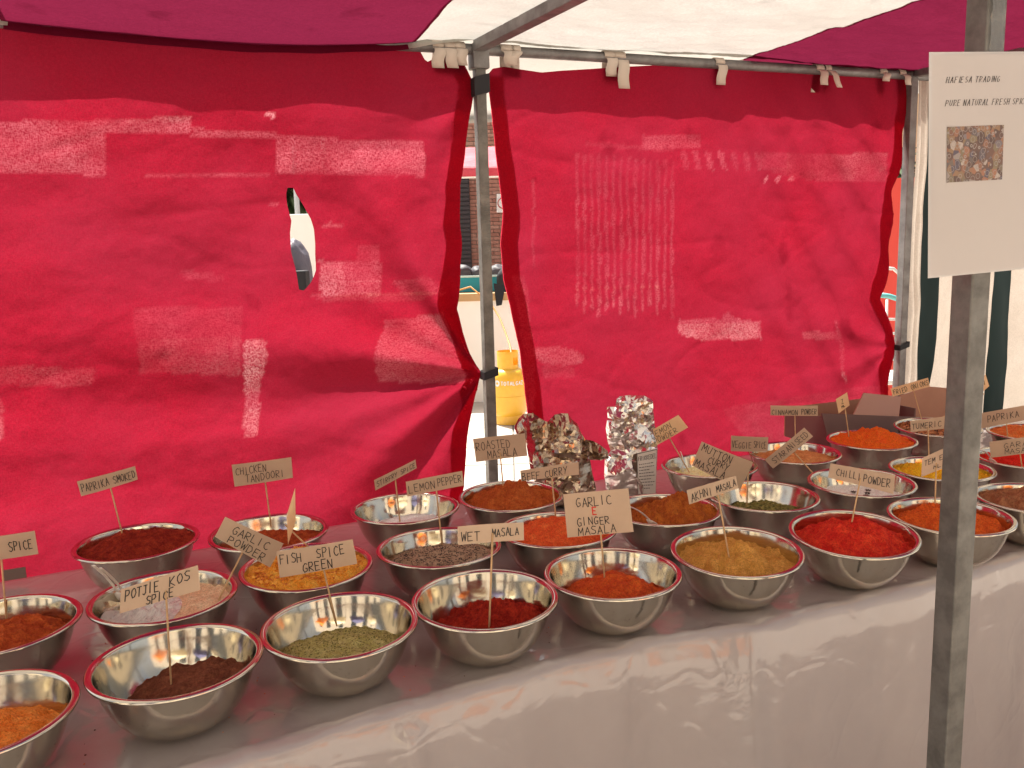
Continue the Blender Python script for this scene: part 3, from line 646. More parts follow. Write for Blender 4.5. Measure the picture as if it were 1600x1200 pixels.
# ------------------------------------------------------------------ hand lettering
F = {
'A': [[(0, 0), (.5, 1), (1, 0)], [(.2, .38), (.85, .36)]], 'B': [[(0, 0), (0, 1), (.7, .95), (.75, .65), (.05, .52), (.85, .4), (.85, .1), (0, 0)]],
'C': [[(.95, .85), (.6, 1), (.15, .8), (0, .4), (.2, .08), (.6, 0), (.95, .12)]], 'D': [[(0, 0), (0, 1), (.6, .92), (.95, .5), (.6, .08), (0, 0)]],
'E': [[(.9, 1), (0, 1), (0, 0), (.9, 0)], [(0, .52), (.7, .52)]], 'F': [[(.95, 1), (0, 1), (0, 0)], [(0, .52), (.7, .54)]],
'G': [[(.9, .88), (.5, 1), (.1, .75), (0, .35), (.3, 0), (.85, .1), (.88, .42), (.5, .42)]], 'H': [[(0, 0), (0, 1)], [(.9, 0), (.9, 1)], [(0, .5), (.9, .52)]],
'I': [[(.5, 0), (.5, 1)]], 'J': [[(.2, 1), (1, 1)], [(.7, 1), (.7, .2), (.4, 0), (.05, .15)]], 'K': [[(0, 0), (0, 1)], [(.85, 1), (.05, .45), (.95, 0)]],
'L': [[(0, 1), (0, 0), (.85, 0)]], 'M': [[(0, 0), (.05, 1), (.5, .35), (.95, 1), (1, 0)]], 'N': [[(0, 0), (0, 1), (.85, 0), (.9, 1)]],
'O': [[(.5, 1), (.1, .8), (0, .4), (.3, 0), (.75, .08), (1, .5), (.8, .9), (.5, 1)]], 'P': [[(0, 0), (0, 1), (.75, .95), (.9, .7), (.6, .48), (.02, .45)]],
'R': [[(0, 0), (0, 1), (.75, .95), (.85, .7), (.6, .5), (.02, .47), (.9, 0)]], 'S': [[(.95, .92), (.4, 1), (.05, .78), (.3, .55), (.85, .42), (.9, .15), (.5, 0), (0, .1)]],
'T': [[(0, 1), (1, 1)], [(.5, 1), (.5, 0)]], 'U': [[(0, 1), (0, .25), (.35, 0), (.8, .15), (.9, 1)]], 'V': [[(0, 1), (.45, 0), (.95, 1)]],
'W': [[(0, 1), (.2, 0), (.5, .7), (.75, 0), (1, 1)]], 'X': [[(0, 1), (1, 0)], [(1, 1), (0, 0)]], 'Y': [[(0, 1), (.5, .5), (1, 1)], [(.5, .5), (.35, 0)]], 'Z': [[(0, 1), (.95, 1), (0, 0), (1, 0)]],
'&': [[(.85, .9), (.3, 1), (.05, .78), (.35, .55), (.75, .52)], [(.35, .55), (.02, .3), (.25, 0), (.85, .08)]], '-': [[(.1, .5), (.9, .5)]], '.': [[(.4, 0), (.5, .06)]], ' ': []}
def stroke_mesh(mb, lines, mapf, wd, rnd, jit=.06, slant=0):
    """lines: (text, x0, x1, ybase, height) in card units; mapf(x, y) -> point; wd stroke width in metres"""
    for text, x0, x1, yb, h in lines:
        n = len(text); adv = (x1-x0)/max(1, n-.25); slant += rnd.uniform(-.03, .05)*adv*3; wv_ = rnd.uniform(0, 6)
        for i, ch in enumerate(text):
            jx, jy, js = rnd.uniform(-jit, jit)*adv*.7, rnd.uniform(-jit, jit)*h+.055*h*sin(i*.9+wv_)*(jit > 0), 1+rnd.uniform(-jit, jit)*1.1
            w_ = adv*(.74 if ch not in 'I.' else .5)
            for st in F.get(ch, []):
                P = []
                for (a, c) in st:
                    a += rnd.uniform(-jit, jit)*.5; c += rnd.uniform(-jit, jit)*.5
                    P.append(mapf(x0+i*adv+a*w_+jx+slant*c*h, yb+c*h*js+jy))
                nrm = (mapf(x0+.1, yb)-mapf(x0, yb)).cross(mapf(x0, yb+.1)-mapf(x0, yb)).normalized()
                for p, q in zip(P, P[1:]):
                    dv = q-p
                    if dv.length < 1e-6: continue
                    dn = dv.normalized(); sd = dn.cross(nrm)*wd/2; p2 = p-dn*wd*.3; q2 = q+dn*wd*.3
                    mb.add([p2-sd, q2-sd*.8, q2+sd*.8, p2+sd], [(0, 1, 2, 3)])
SG = 'hand written spice cards on sticks'
HD = 0.0
def sign(name, bowl, quad, stick, foot, lines, label, yaw=0, light=False, wd=.0011, red=None, footz=None, extra_len=.012):
    """quad TL TR BR BL, stick top and foot in picture points; stands in bowl, upright plane through the foot"""
    if footz is None and bowl: Fp = heap_hit(bowl, *foot)
    else: Fp = at_plane(*foot, Vector(footz), Vector((0, -1, 0)))
    view = Vector((Fp.x, Fp.y, 0)).normalized(); n = Matrix.Rotation(radians(yaw), 3, 'Z') @ (-view)
    root = empty('spice_sign', Fp, label, 'sign', SG)
    top = at_plane(*stick, Fp, n); dirn = (top-Fp).normalized()
    off = n*.0022
    C4 = [at_plane(x, y, Fp, n)+off for x, y in quad]
    # card: gently bowed sheet with thickness
    nx = 8; b = MB(); curl = RNG.uniform(-.003, .004); wd *= 1.3
    for layer in (0, -.0009):
        for j in range(2):
            for i in range(nx+1):
                t = i/nx; a, c = (C4[0].lerp(C4[1], t), C4[3].lerp(C4[2], t)); p = (a if j == 0 else c)+n*(curl*4*t*(1-t)+layer); b.v.append(tuple(p))
    q = nx+1
    for i in range(nx):
        b.f.append((i, q+i, q+i+1, i+1)); b.f.append((2*q+i, 2*q+i+1, 3*q+i+1, 3*q+i))
        b.f.append((i, i+1, 2*q+i+1, 2*q+i)); b.f.append((q+i, 3*q+i, 3*q+i+1, q+i+1))
    b.f += [(0, 2*q, 3*q, q), (nx, q+nx, 3*q+nx, 2*q+nx)]
    card = b.build('card', CARDL if light else CARD, root)
    Cm = C4[0].lerp(C4[1], .5).lerp(C4[3].lerp(C4[2], .5), .5)
    # stick passes behind the card up to its middle
    s_end = top+dirn*.018
    MB().tube([Fp-dirn*extra_len, Fp, s_end], [.0008, .0016, .0016], 8).build('stick', STICK, root, smooth=True)
    def mapf(x, y):
        t = x; a = C4[0].lerp(C4[1], t); c = C4[3].lerp(C4[2], t); return a.lerp(c, 1-y)+n*(curl*4*t*(1-t)+.0006)
    rnd = random.Random(hash(label) % 9999 if False else sum(map(ord, label)))
    mb = MB(); stroke_mesh(mb, lines, mapf, wd, rnd)
    if mb.f: mb.build('lettering', INK, card)
    if red:
        mb = MB(); stroke_mesh(mb, red, mapf, wd*1.5, rnd); mb.build('lettering', INKR, card)
    return root
# quads are the corners of each card: top left, top right, bottom right, bottom left
sign('s', 'D', [(-62, 845), (54, 829), (60, 865), (-57, 881)], (2, 873), (10, 966), [('SPICE', .62, .93, .28, .40)], 'card reading SPICE, cut by the left picture edge, on a thick stick', wd=.0013)
sign('s', 'A', [(120, 752), (210.7, 728), (215, 748.8), (126.7, 775)], (173, 763), (190.7, 833), [('PAPRIKA SMOKED', .04, .97, .22, .50)], 'long narrow card reading PAPRIKA SMOKED, tilted up to the right', yaw=8)
sign('s', 'O', [(362, 726), (455, 714), (457.6, 746), (366.6, 760)], (414.7, 754.7), (423.5, 822.5), [('CHICKEN', .05, .56, .52, .32), ('TANDOORI', .20, .86, .12, .32)], 'two line card reading CHICKEN TANDOORI in front of the left sheet')
sign('s', 'B', [(352, 807), (443, 848.8), (422, 886), (336, 838)], (378.5, 864), (341, 938), [('GARLIC', .20, .82, .52, .32), ('POWDER', .20, .84, .08, .32)], 'card reading GARLIC POWDER, leaning down to the right', yaw=-6, wd=.0012)
sign('s', 'N', [(461, 762), (462, 813), (450, 851), (448, 805)], (456, 830), (456, 857), [], 'small card turned almost edge on behind the green fish spice card', light=True)
sign('s', 'F', [(432, 861), (550.7, 842), (558, 880), (437, 902)], (506.7, 893.3), (526, 977), [('FISH', .03, .30, .50, .34), ('SPICE', .50, .86, .52, .36), ('GREEN', .30, .68, .06, .34)], 'card reading FISH SPICE GREEN above the green speckled spice', yaw=4, wd=.0013)
sign('s', 'C', [(189, 920.5), (309, 882.4), (313, 921), (186.7, 958)], (260, 940), (267.5, 1069), [('POTJIE', .06, .48, .48, .40), ('KOS', .62, .88, .50, .36), ('SPICE', .32, .66, .04, .34)], 'large card reading POTJIE KOS SPICE on a long pale stick', wd=.0013)
sign('s', 'M', [(584.5, 750), (649, 718), (651, 731), (586.7, 766)], (618, 751.5), (624.8, 815), [('STIRFRY SPICE', .05, .97, .22, .48)], 'small slanted card reading STIRFRY SPICE', wd=.0010)
sign('s', 'L', [(634, 752.5), (722, 735.5), (724.8, 758), (636.5, 775.5)], (682, 768), (690.7, 852), [('LEMON', .04, .50, .20, .50), ('PEPPER', .55, .97, .28, .50)], 'card reading LEMON PEPPER over the coarse grey brown mix')
sign('s', 'G', [(715, 822), (818, 815.7), (818.8, 843.5), (716, 851)], (769, 849.4), (764.5, 979.5), [('WET', .05, .33, .18, .46), ('MASALA', .52, .92, .30, .42)], 'card reading WET MASALA on an upright stick', wd=.0012)
sign('s', 'P', [(739, 685.5), (820, 677), (824, 712), (744, 721.6)], (782.4, 718.3), (786, 758.7), [('ROASTED', .04, .70, .48, .34), ('MASALA', .24, .80, .08, .32)], 'two line card reading ROASTED MASALA in front of the middle post', wd=.0012)
sign('s', 'Q', [(812.8, 735), (903.8, 721.6), (904.7, 741), (814.5, 751.5)], (862, 747), (865, 803), [('BEEF', .03, .33, .02, .62), ('CURRY', .42, .80, .12, .60)], 'card reading BEEF CURRY below the brown foil bag', wd=.0012)
sign('s', 'H', [(880, 772), (981.5, 762.7), (989.8, 830.4), (886.5, 839.4)], (938.7, 835), (944.6, 901.7), [('GARLIC', .18, .72, .68, .20), ('GINGER', .17, .66, .24, .18), ('MASALA', .17, .74, .03, .18)], 'largest card, four lines reading GARLIC E GINGER MASALA with a red E', yaw=6, red=[('E', .42, .50, .49, .17)], wd=.0012)
sign('s', 'T', [(1020, 671), (1060, 648), (1075, 667.6), (1027, 695)], (1047, 686), (1077, 738), [('LEMON', -.10, .62, .50, .34), ('POWDER', -.06, .70, .08, .34)], 'slanted card half behind the tall foil bag, its last letters reading MON and OWDER', light=True, wd=.0010)
sign('s', 'S', [(1096.4, 689.6), (1177, 722), (1157, 764), (1081, 727)], (1169, 740), (1167, 788), [('MUTTON', .06, .64, .66, .26), ('CURRY', .24, .64, .38, .24), ('MASALA', .04, .64, .06, .26)], 'three line card reading MUTTON CURRY MASALA, sloping down to the right', wd=.0014)
sign('s', 'I', [(1073, 765.6), (1149.6, 743), (1153.6, 762.4), (1077, 787.6)], (1122.4, 776), (1139, 870), [('AKHNI', .06, .50, .14, .54), ('MASALA', .58, .97, .22, .50)], 'card reading AKHNI MASALA on a long leaning stick')
sign('s', 'U', [(1142.4, 680.4), (1200.4, 683), (1199.6, 705.4), (1142, 704.4)], (1171, 706), (1176, 722), [('VEGGIE', .03, .56, .22, .42), ('SPICE', .62, .95, .26, .42)], 'small level card reading VEGGIE SPICE', wd=.0011)
sign('s', 'W', [(1195, 718), (1256.6, 668), (1270.4, 681.6), (1208, 732)], (1241, 707), (1290, 761), [('STAR', .10, .42, .22, .46), ('ANISEED', .46, .96, .26, .46)], 'steeply slanted card reading STAR ANISEED', wd=.0011)
sign('s', 'U', [(1204, 633.4), (1278, 633.4), (1277.6, 649.6), (1204, 648.4)], (1242, 650), (1243, 706), [('CINNAMON', .03, .58, .10, .50), ('POWDER', .66, .97, .16, .52)], 'long flat card reading CINNAMON POWDER against the right sheet', wd=.0011)
sign('s', 'V', [(1306, 623.6), (1323.6, 613), (1327.6, 633), (1310.4, 646)], (1321, 641), (1326.4, 682), [('Z', .40, .62, .45, .30), ('ML', .35, .65, .16, .16)], 'tiny tilted card with a scribble above the overfilled orange bowl', light=True, wd=.0010)
sign('s', 'X', [(1391.4, 607), (1450, 590), (1453, 604), (1395, 619.6)], (1428, 612.4), (1442, 662), [('FRIED', .05, .42, .18, .54), ('ONIONS', .52, .98, .24, .54)], 'card reading FRIED ONIONS in front of the cardboard box', light=True, wd=.0012)
sign('s', 'Y', [(1422.4, 657.6), (1482, 650), (1482, 669), (1423, 675)], (1450.4, 678), (1452, 733), [('TUMERIC', .04, .82, .22, .46)], 'card reading TUMERIC, its right end behind the front post', wd=.0011)
sign('s', 'K', [(1441, 715.6), (1478, 699), (1478, 730), (1439.4, 745)], (1462.6, 736), (1461, 786), [('TEM E', .12, .86, .50, .26), ('ML', .5, .8, .16, .16)], 'faint tilted card partly behind the front post above the orange bowl', wd=.0009)
sign('s', 'J', [(1298, 723.6), (1399, 742.4), (1396, 771.6), (1294, 745.6)], (1342, 760), (1331, 816), [('CHILLI', .12, .50, .30, .42), ('POWDER', .54, .94, .28, .42)], 'shaded card reading CHILLI POWDER, sloping down to the right', yaw=-8, wd=.0011)
sign('s', 'Z3', [(1529.6, 646), (1628, 628), (1632, 650), (1532, 669.6)], (1573, 667), (1575, 690), [('PAPRIKA', .13, .62, .32, .40)], 'card reading PAPRIKA cut by the right picture edge', wd=.0013)
sign('s', 'Z1', [(1546, 690), (1640, 677), (1644, 702), (1548, 715)], (1594, 709), (1597, 732), [('GARAM', .24, .72, .46, .32), ('MASALA', .24, .76, .10, .30)], 'faint card starting GAR and MASA, cut by the right picture edge', wd=.0010)
sign('s', 'X', [(1523, 594), (1540, 585), (1545.6, 603), (1528, 618)], (1529, 620), (1524, 662), [('N', .5, .85, .35, .35)], 'small orange card just right of the front post against the striped sheet', light=True)
# blank card lying against the sheet at the far left
o = MB().box(at_plane(22, 897, T(-1.1, .86, TZ), -TN), (.045, .002, .024), (TD, TN, ZD)).build('blank_card', mat('dull_card', (.20, .14, .12), .8)); tag(o, 'dull brown blank card standing at the back edge of the table, far left', 'card')
# ------------------------------------------------------------------ spoons
def spoon(p0, p1, r=.003, label='', bowl_r=.011, m=PLAW, cat='spoon'):
    """flat plastic spoon: handle end p0 up in the air, scoop p1 down in the spice"""
    d = (p1-p0).normalized(); side = d.cross(Vector((0, 0, 1))).normalized(); up = side.cross(d).normalized(); L_ = (p1-p0).length
    root = empty('plastic_spoon', p0, label, cat); b = MB(); n = 12
    for i in range(n+1):
        t = i/n; wd = lerp(.0045, .003, t); c = p0+d*(L_*.78*t)+up*(.003*sin(t*pi))
        for a, h in ((-wd, 0), (-wd*.4, .0018), (wd*.4, .0018), (wd, 0), (0, -.0008)): b.v.append(tuple(c+side*a+up*h))
    for i in range(n):
        for k in range(5): b.f.append((i*5+k, i*5+(k+1) % 5, (i+1)*5+(k+1) % 5, (i+1)*5+k))
    b.f += [(4, 3, 2, 1, 0), tuple(n*5+k for k in range(5))]
    b.build('handle', m, root, smooth=True, angle=50)
    s = MB(); c = p0+d*(L_*.78+bowl_r*1.3)
    for j in range(7):
        for i in range(20):
            a = 2*pi*i/20; q = (j/6); s.v.append(tuple(c+d*(cos(a)*q*bowl_r*1.45)+side*(sin(a)*q*bowl_r)-up*(.006*(1-q*q))))
    for j in range(6):
        for i in range(20): s.f.append((j*20+i, j*20+(i+1) % 20, (j+1)*20+(i+1) % 20, (j+1)*20+i))
    so_ = s.build('scoop', m, root, smooth=True); md = so_.modifiers.new('t', 'SOLIDIFY'); md.thickness = .0012
def in_bowl(k, px, py, up=0): return heap_hit(k, px, py)+Vector((0, 0, up))
pR = in_bowl('R', 1022, 820, .004); spoon(at_y(984, 792, pR.y-.06), pR, label='white plastic spoon leaning in the craggy brown curry heap')
pB = in_bowl('B', 195, 940, .004); spoon(at_y(146, 884, pB.y-.07), pB, label='white plastic spoon sticking out of the garlic powder bowl')
spoon(at_y(157, 888, pB.y-.06), in_bowl('B', 206, 942, .004), label='second white spoon handle lying beside the first in the garlic powder bowl')
pT = in_bowl('T', 1068, 737, .004); spoon(at_y(1063, 706, pT.y), pT, label='small white scoop standing in the pale yellow powder', bowl_r=.009)
pZ = in_bowl('Z1', 1552, 722, .004); spoon(at_y(1533, 703, pZ.y-.01), pZ, label='white spoon end in the vivid red powder at the right edge')
# clear plastic bag crumpled in the garlic powder bowl
CLEAR = mat('clear_plastic', (.86, .84, .78), .12, coat=1, coat_rough=.05, bump=[(60, .8, .004)]); CLEAR.node_tree.nodes['Principled BSDF'].inputs['Transmission Weight'].default_value = .35
def crumple_bag():
    MWs, hz, ed = HEAP['B']; b = MB(); n = 46
    for j in range(n+1):
        for i in range(n+1):
            u, v = i/n*2-1, j/n*2-1; x = -.038+u*.066*math.sqrt(max(0, 1-v*v*.5)); y = -.008+v*.072*math.sqrt(max(0, 1-u*u*.5)); r = math.hypot(x, y)
            if r > .104: x *= .104/r; y *= .104/r; r = .104
            cell = noise.cell_vector(Vector((x*60, y*60, 0))); f = .010*abs(noise.noise(Vector((x*45, y*45, 3))))+.006*abs(noise.noise(Vector((x*110, y*110, 6))))
            b.v.append((x, y, max(hz(x, y), zin(r))+.001+f*(1-max(abs(u), abs(v))**4)+.004*(1-u)))
    for j in range(n):
        for i in range(n): b.f.append((j*(n+1)+i, j*(n+1)+i+1, (j+1)*(n+1)+i+1, (j+1)*(n+1)+i))
    o = b.build('plastic_bag', CLEAR); o.matrix_world = MWs; tag(o, 'crumpled clear plastic bag lying on the garlic powder', 'bag')
crumple_bag()
# ------------------------------------------------------------------ foil bags
def foil(name, poly, base, m, label, thick=.03, seed=0, step=.0068, crease=None, n_dir=None):
    n = n_dir or Vector((-base.x*.2, -1, 0)).normalized(); side = Vector((-n.y, n.x, 0)).normalized()
    pts = []
    for x, y in poly:
        P = at_plane(x, y, base, n); pts.append(Vector(((P-base).dot(side), P.z)))
    us = [p.x for p in pts]; zs = [p.y for p in pts]; rnd = random.Random(seed)
    vs = list(pts); ed = [(i, (i+1) % len(pts)) for i in range(len(pts))]
    # resample outline
    vs = []
    for a, b_ in zip(pts, pts[1:]+pts[:1]):
        k = max(1, int((b_-a).length/step))
        for i in range(k): vs.append(a.lerp(b_, i/k))
    nb = len(vs); ed = [(i, (i+1) % nb) for i in range(nb)]; P2 = [(v.x, v.y) for v in vs]
    z = min(zs)
    while z < max(zs):
        u = min(us)
        while u < max(us):
            q = (u+rnd.uniform(-.35, .35)*step, z+rnd.uniform(-.35, .35)*step)
            if inside(q[0], q[1], P2):
                nn = seg_near(q[0], q[1], P2)
                if math.hypot(nn[0]-q[0], nn[1]-q[1]) > step*.5: vs.append(Vector(q))
            u += step
        z += step
    V, E_, Fc, _, _, _ = geometry.delaunay_2d_cdt(vs, ed, [], 1, 1e-6)
    b = MB(); z0, z1 = min(zs), max(zs); N_ = len(V); isb = [i < nb for i in range(N_)]
    dist = []
    for v in V:
        q = seg_near(v.x, v.y, P2); dist.append(math.hypot(q[0]-v.x, q[1]-v.y))
    for sgn in (1, -1):
        for v, d_ in zip(V, dist):
            t = (v.y-z0)/(z1-z0); th = thick*(1-.55*t)*math.sqrt(min(1, d_/.035))
            q = Vector((v.x*20, v.y*20, seed+sgn*5)); cr = noise.voronoi(q, distance_metric='DISTANCE', exponent=2)[0]; c2 = noise.voronoi(q*2.3, distance_metric='DISTANCE', exponent=2)[0]
            wx = v.x+.02*noise.noise(Vector((v.x*16, v.y*16, 9))); n1 = abs(noise.noise(Vector((wx*17, v.y*8, seed)))); n2 = abs(noise.noise(Vector((wx*15+v.y*18, v.y*22-wx*18, seed+2)))); n3 = abs(noise.noise(Vector((wx*60, v.y*45, seed+4)))); disp = (-.050*n1-.016*n2-.0015*n3+.018)*min(1, d_/.007)
            P = base+side*v.x+n*(sgn*th+disp*(1 if sgn > 0 else .5)+.012*noise.noise(Vector((v.x*8, v.y*8, 3+seed)))); b.v.append((P.x, P.y, v.y))
    for f in Fc:
        b.f.append(tuple(f)); b.f.append(tuple(i+N_ for i in reversed(f)))
    # close the rim
    bm = bmesh.new()
    me = bpy.data.meshes.new(name)
    cnt = {}
    for f in Fc:
        for a, c in zip(f, list(f[1:])+[f[0]]): k = (min(a, c), max(a, c)); cnt[k] = cnt.get(k, 0)+1
    for (a, c), k in cnt.items():
        if k == 1: b.f.append((a, c, c+N_, a+N_))
    o = b.build(name, m); bm.free()
    bm = bmesh.new(); bm.from_mesh(o.data); bmesh.ops.recalc_face_normals(bm, faces=bm.faces); bm.to_mesh(o.data); bm.free()
    tag(o, label, 'bag'); return o, base, n, side
def FO(name, c1, c2): return mat(name, c1, .2, .95, var=(14, c2, .4, .62), rvar=(30, .10, .26), bump=[(40, .2, .003)])
FOIL1 = FO('brown_foil', (.50, .40, .31), (.36, .25, .16)); FOIL2 = FO('silver_foil', (.80, .78, .75), (.68, .62, .56))
def px(z, ox, oy, s): return [(ox+a/s, oy+b/s) for a, b in z]
b1 = at_z(880, 792, TZ)
b1 = T((Vector((.17, 2.24, 0))-FL0).dot(TD), (Vector((.17, 2.24, 0))-FL0).dot(TN), TZ)
foil('foil_bag', px([(435, 285), (465, 225), (500, 195), (560, 190), (620, 235), (655, 250), (700, 205), (740, 195), (790, 197), (815, 235), (850, 262), (880, 330), (905, 365), (950, 372), (1000, 400), (1050, 440), (1060, 490), (1000, 505), (935, 500), (950, 590), (975, 690), (940, 800), (600, 800), (570, 650), (540, 560), (515, 400), (450, 330)], 700, 600, 4.21), b1, FOIL1, 'crumpled brown and silver foil bag with its top folded open, left of the tall one', seed=3, thick=.04)
b2 = T((Vector((.385, 2.33, 0))-FL0).dot(TD), (Vector((.385, 2.33, 0))-FL0).dot(TN), TZ)
fb, bb_, nn_, sd_ = foil('foil_bag', px([(1045, 150), (1100, 150), (1110, 100), (1130, 82), (1200, 75), (1290, 78), (1325, 95), (1348, 112), (1352, 180), (1358, 260), (1372, 340), (1378, 430), (1374, 560), (1368, 720), (1300, 740), (1160, 740), (1040, 690), (1028, 600), (1032, 500), (1070, 440), (1050, 380), (1038, 290), (1050, 220)], 700, 600, 4.21), b2, FOIL2, 'tall upright silver foil bag with a white printed label', seed=11, thick=.028)
# printed label on the tall bag
LAB = mat('white_label', (.72, .68, .62), .5)
LQ = [at_plane(x, y, bb_+nn_*.036, nn_) for x, y in px([(1242, 455), (1372, 425), (1366, 722), (1248, 722)], 700, 600, 4.21)]
for v in LQ: pass
lb_ = MB(); lb_.add(LQ+[v-nn_*.002 for v in LQ], [(0, 3, 2, 1), (4, 5, 6, 7), (0, 1, 5, 4), (1, 2, 6, 5), (2, 3, 7, 6), (3, 0, 4, 7)])
lo_ = lb_.build('paper_label', LAB, fb)
def lmap(x, y): a = LQ[0].lerp(LQ[1], x); c = LQ[3].lerp(LQ[2], x); return a.lerp(c, 1-y)+nn_*.0007
mb = MB(); stroke_mesh(mb, [('FRIKKEDEL', .08, 1.0, .80, .10)], lmap, .0013, random.Random(1), jit=.0)
rr_ = random.Random(4)
for i in range(9):    # small print reads only as lines of marks
    y = .70-i*.072; x = .10
    while x < .86-.2*(i % 3 == 2):
        w_ = rr_.uniform(.05, .14); a, c, e, g = lmap(x, y), lmap(min(x+w_, .92), y), lmap(min(x+w_, .92), y+.016), lmap(x, y+.016); mb.add([a, c, e, g], [(0, 1, 2, 3)]); x += w_+.03
for a, c in (((0.0, 1.0), (1.0, .985)),): mb.add([lmap(0, .99), lmap(1, .99), lmap(1, .975), lmap(0, .975)], [(0, 1, 2, 3)])
mb.add([lmap(0, 0), lmap(.025, 0), lmap(.025, 1), lmap(0, 1)], [(0, 1, 2, 3)])
mb.build('print', INK, lo_)
# ------------------------------------------------------------------ open cardboard box at the back
def slabq(mb, Q, n, th):
    Q = [Vector(q) for q in Q]; mb.add(Q+[q+n*th for q in Q], [(0, 3, 2, 1), (4, 5, 6, 7), (0, 1, 5, 4), (1, 2, 6, 5), (2, 3, 7, 6), (3, 0, 4, 7)])
bxr = empty('cardboard_box', S(1.3, .28, TZ), 'open brown cardboard box with dark side and raised flaps behind the fried onions', 'box')
Bp = S(1.0, .40, 0); wl = WD
def bq(pts, P, n=WD): return [at_plane(x, y, P, n) for x, y in pts]
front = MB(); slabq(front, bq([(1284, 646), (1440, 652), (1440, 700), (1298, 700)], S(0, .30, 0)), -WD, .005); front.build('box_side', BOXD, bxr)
fl = MB(); slabq(fl, [S(1.22, .295, TZ+.115), at_plane(1345, 614, S(0, .20, 0), WD), at_plane(1408, 620, S(0, .20, 0), WD), at_plane(1404, 656, S(0, .295, 0), WD)], -WD, .004); 
fl = MB(); slabq(fl, [at_plane(1334, 648, S(0, .29, 0), WD), at_plane(1350, 614, S(0, .24, 0), WD), at_plane(1408, 620, S(0, .24, 0), WD), at_plane(1404, 655, S(0, .29, 0), WD)], -WD, .004); fl.build('flap', mat('mauve_board', (.42, .24, .18), .6), bxr)
fl = MB(); slabq(fl, [at_plane(1400, 700, S(0, .10, 0), WD), at_plane(1402, 618, S(0, .10, 0), WD), at_plane(1450, 605, S(0, .10, 0), WD), at_plane(1485, 608, S(0, .10, 0), WD), ][0:4], -WD, .004)
q = bq([(1405, 690), (1407, 618), (1452, 604), (1500, 608), (1500, 690)], S(0, .08, 0)); mb = MB(); mb.add(q+[v-WD*.004 for v in q], [(4, 3, 2, 1, 0), (5, 6, 7, 8, 9)]+[(i, (i+1) % 5, (i+1) % 5+5, i+5) for i in range(5)]); mb.build('flap', BOX, bxr)
uA = (at_plane(1298, 690, S(0, .30, 0), WD)-O).dot(UD); uB = uA+.36
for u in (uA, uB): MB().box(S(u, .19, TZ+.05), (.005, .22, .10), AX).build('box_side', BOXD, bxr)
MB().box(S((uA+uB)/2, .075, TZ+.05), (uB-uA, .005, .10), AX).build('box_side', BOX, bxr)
MB().box(S((uA+uB)/2, .19, TZ+.006), (uB-uA-.01, .21, .005), AX).build('box_bottom', BOX, bxr)
# ------------------------------------------------------------------ paper notice on the front post
PAP = mat('paper_notice', (.52, .475, .45), .55, coat=.5, coat_rough=.25, var=(2, (.49, .445, .42), .3, .7))
Pn = S(0, FWc+.020, 0); nP = WD
P_TL = at_plane(1455, 86, Pn, nP); P_BL = at_plane(1450, 431, Pn, nP)
LH = (P_TL-P_BL).length; right = (at_plane(1600, 85, Pn, nP)-P_TL).normalized(); rightb = (at_plane(1600, 417, Pn, nP)-P_BL).normalized()
PW = .285; P_TR = P_TL+right*PW; P_BR = P_BL+rightb*PW
def fx(x): return (at_plane(x, 86, Pn, nP)-P_TL).length/PW
pr_ = empty('paper_notice', (P_TL+P_BR)/2, 'laminated paper notice with two printed lines and a small photo on the front post', 'notice')
def pm(x, y, e=0): a = P_TL.lerp(P_TR, x); c = P_BL.lerp(P_BR, x); return a.lerp(c, y)+nP*(.0012+e+.003*sin(x*3.1+y*1.5))
b = MB(); g = 16
for e in (0, -.0006):
    for j in range(g+1):
        for i in range(g+1): b.v.append(tuple(pm(i/g, j/g, e)))
q = g+1
for lay in (0, 1):
    for j in range(g):
        for i in range(g): k = lay*q*q+j*q+i; b.f.append((k, k+1, k+1+q, k+q) if lay else (k, k+q, k+1+q, k+1))
b.build('sheet_of_paper', PAP, pr_, smooth=True)
LAM = mat('laminate_edge', (.55, .52, .50), .2, spec=.8)
bb2 = MB()
for (x0, y0, x1, y1) in ((-.018, -.012, 1.018, 0), (-.018, 1, 1.018, 1.010), (-.018, 0, 0, 1), (1, 0, 1.018, 1)):
    bb2.add([pm(x0, y0, .0003), pm(x0, y1, .0003), pm(x1, y1, .0003), pm(x1, y0, .0003)], [(0, 1, 2, 3)])
bb2.build('laminate', LAM, pr_)
# serif italic capitals: heavy down strokes with small feet
def print_line(mb, text, x0, x1, y0, y1):
    n = len(text); wts = [{'I': .5, ' ': .55, 'M': 1.25, 'W': 1.3}.get(c, 1.0) for c in text]; tot = sum(wts); x = x0; H_ = y1-y0; sl = .22*H_*1.41
    for ch, wt in zip(text, wts):
        adv = (x1-x0)*wt/tot; w_ = adv*.62
        for st in F.get(ch, []):
            for (a, c), (a2, c2) in zip(st, st[1:]):
                A = pm(x+a*w_+sl*c, y1-c*H_, .0004); B_ = pm(x+a2*w_+sl*c2, y1-c2*H_, .0004); dv = B_-A
                vert = abs(c2-c) > abs(a2-a)*.8; th = (.00044 if vert else .00024); sd = dv.normalized().cross(nP)*th
                mb.add([A-sd, B_-sd, B_+sd, A+sd], [(0, 1, 2, 3)])
                if vert and ch not in 'SCGOBDU':
                    for (ex, ey) in ((a, c), (a2, c2)):
                        if ey in (0, 1):
                            p = [pm(x+ex*w_+sl*ey+dx, y1-ey*H_+dy, .0004) for dx, dy in ((-.0030, -.0007), (.0030, -.0007), (.0030, .0007), (-.0030, .0007))]; mb.add(p, [(0, 1, 2, 3)])
        x += adv
Wp = 240.0
mb = MB(); print_line(mb, 'HAFIESA TRADING', fx(1476), fx(1560), .099, .124)
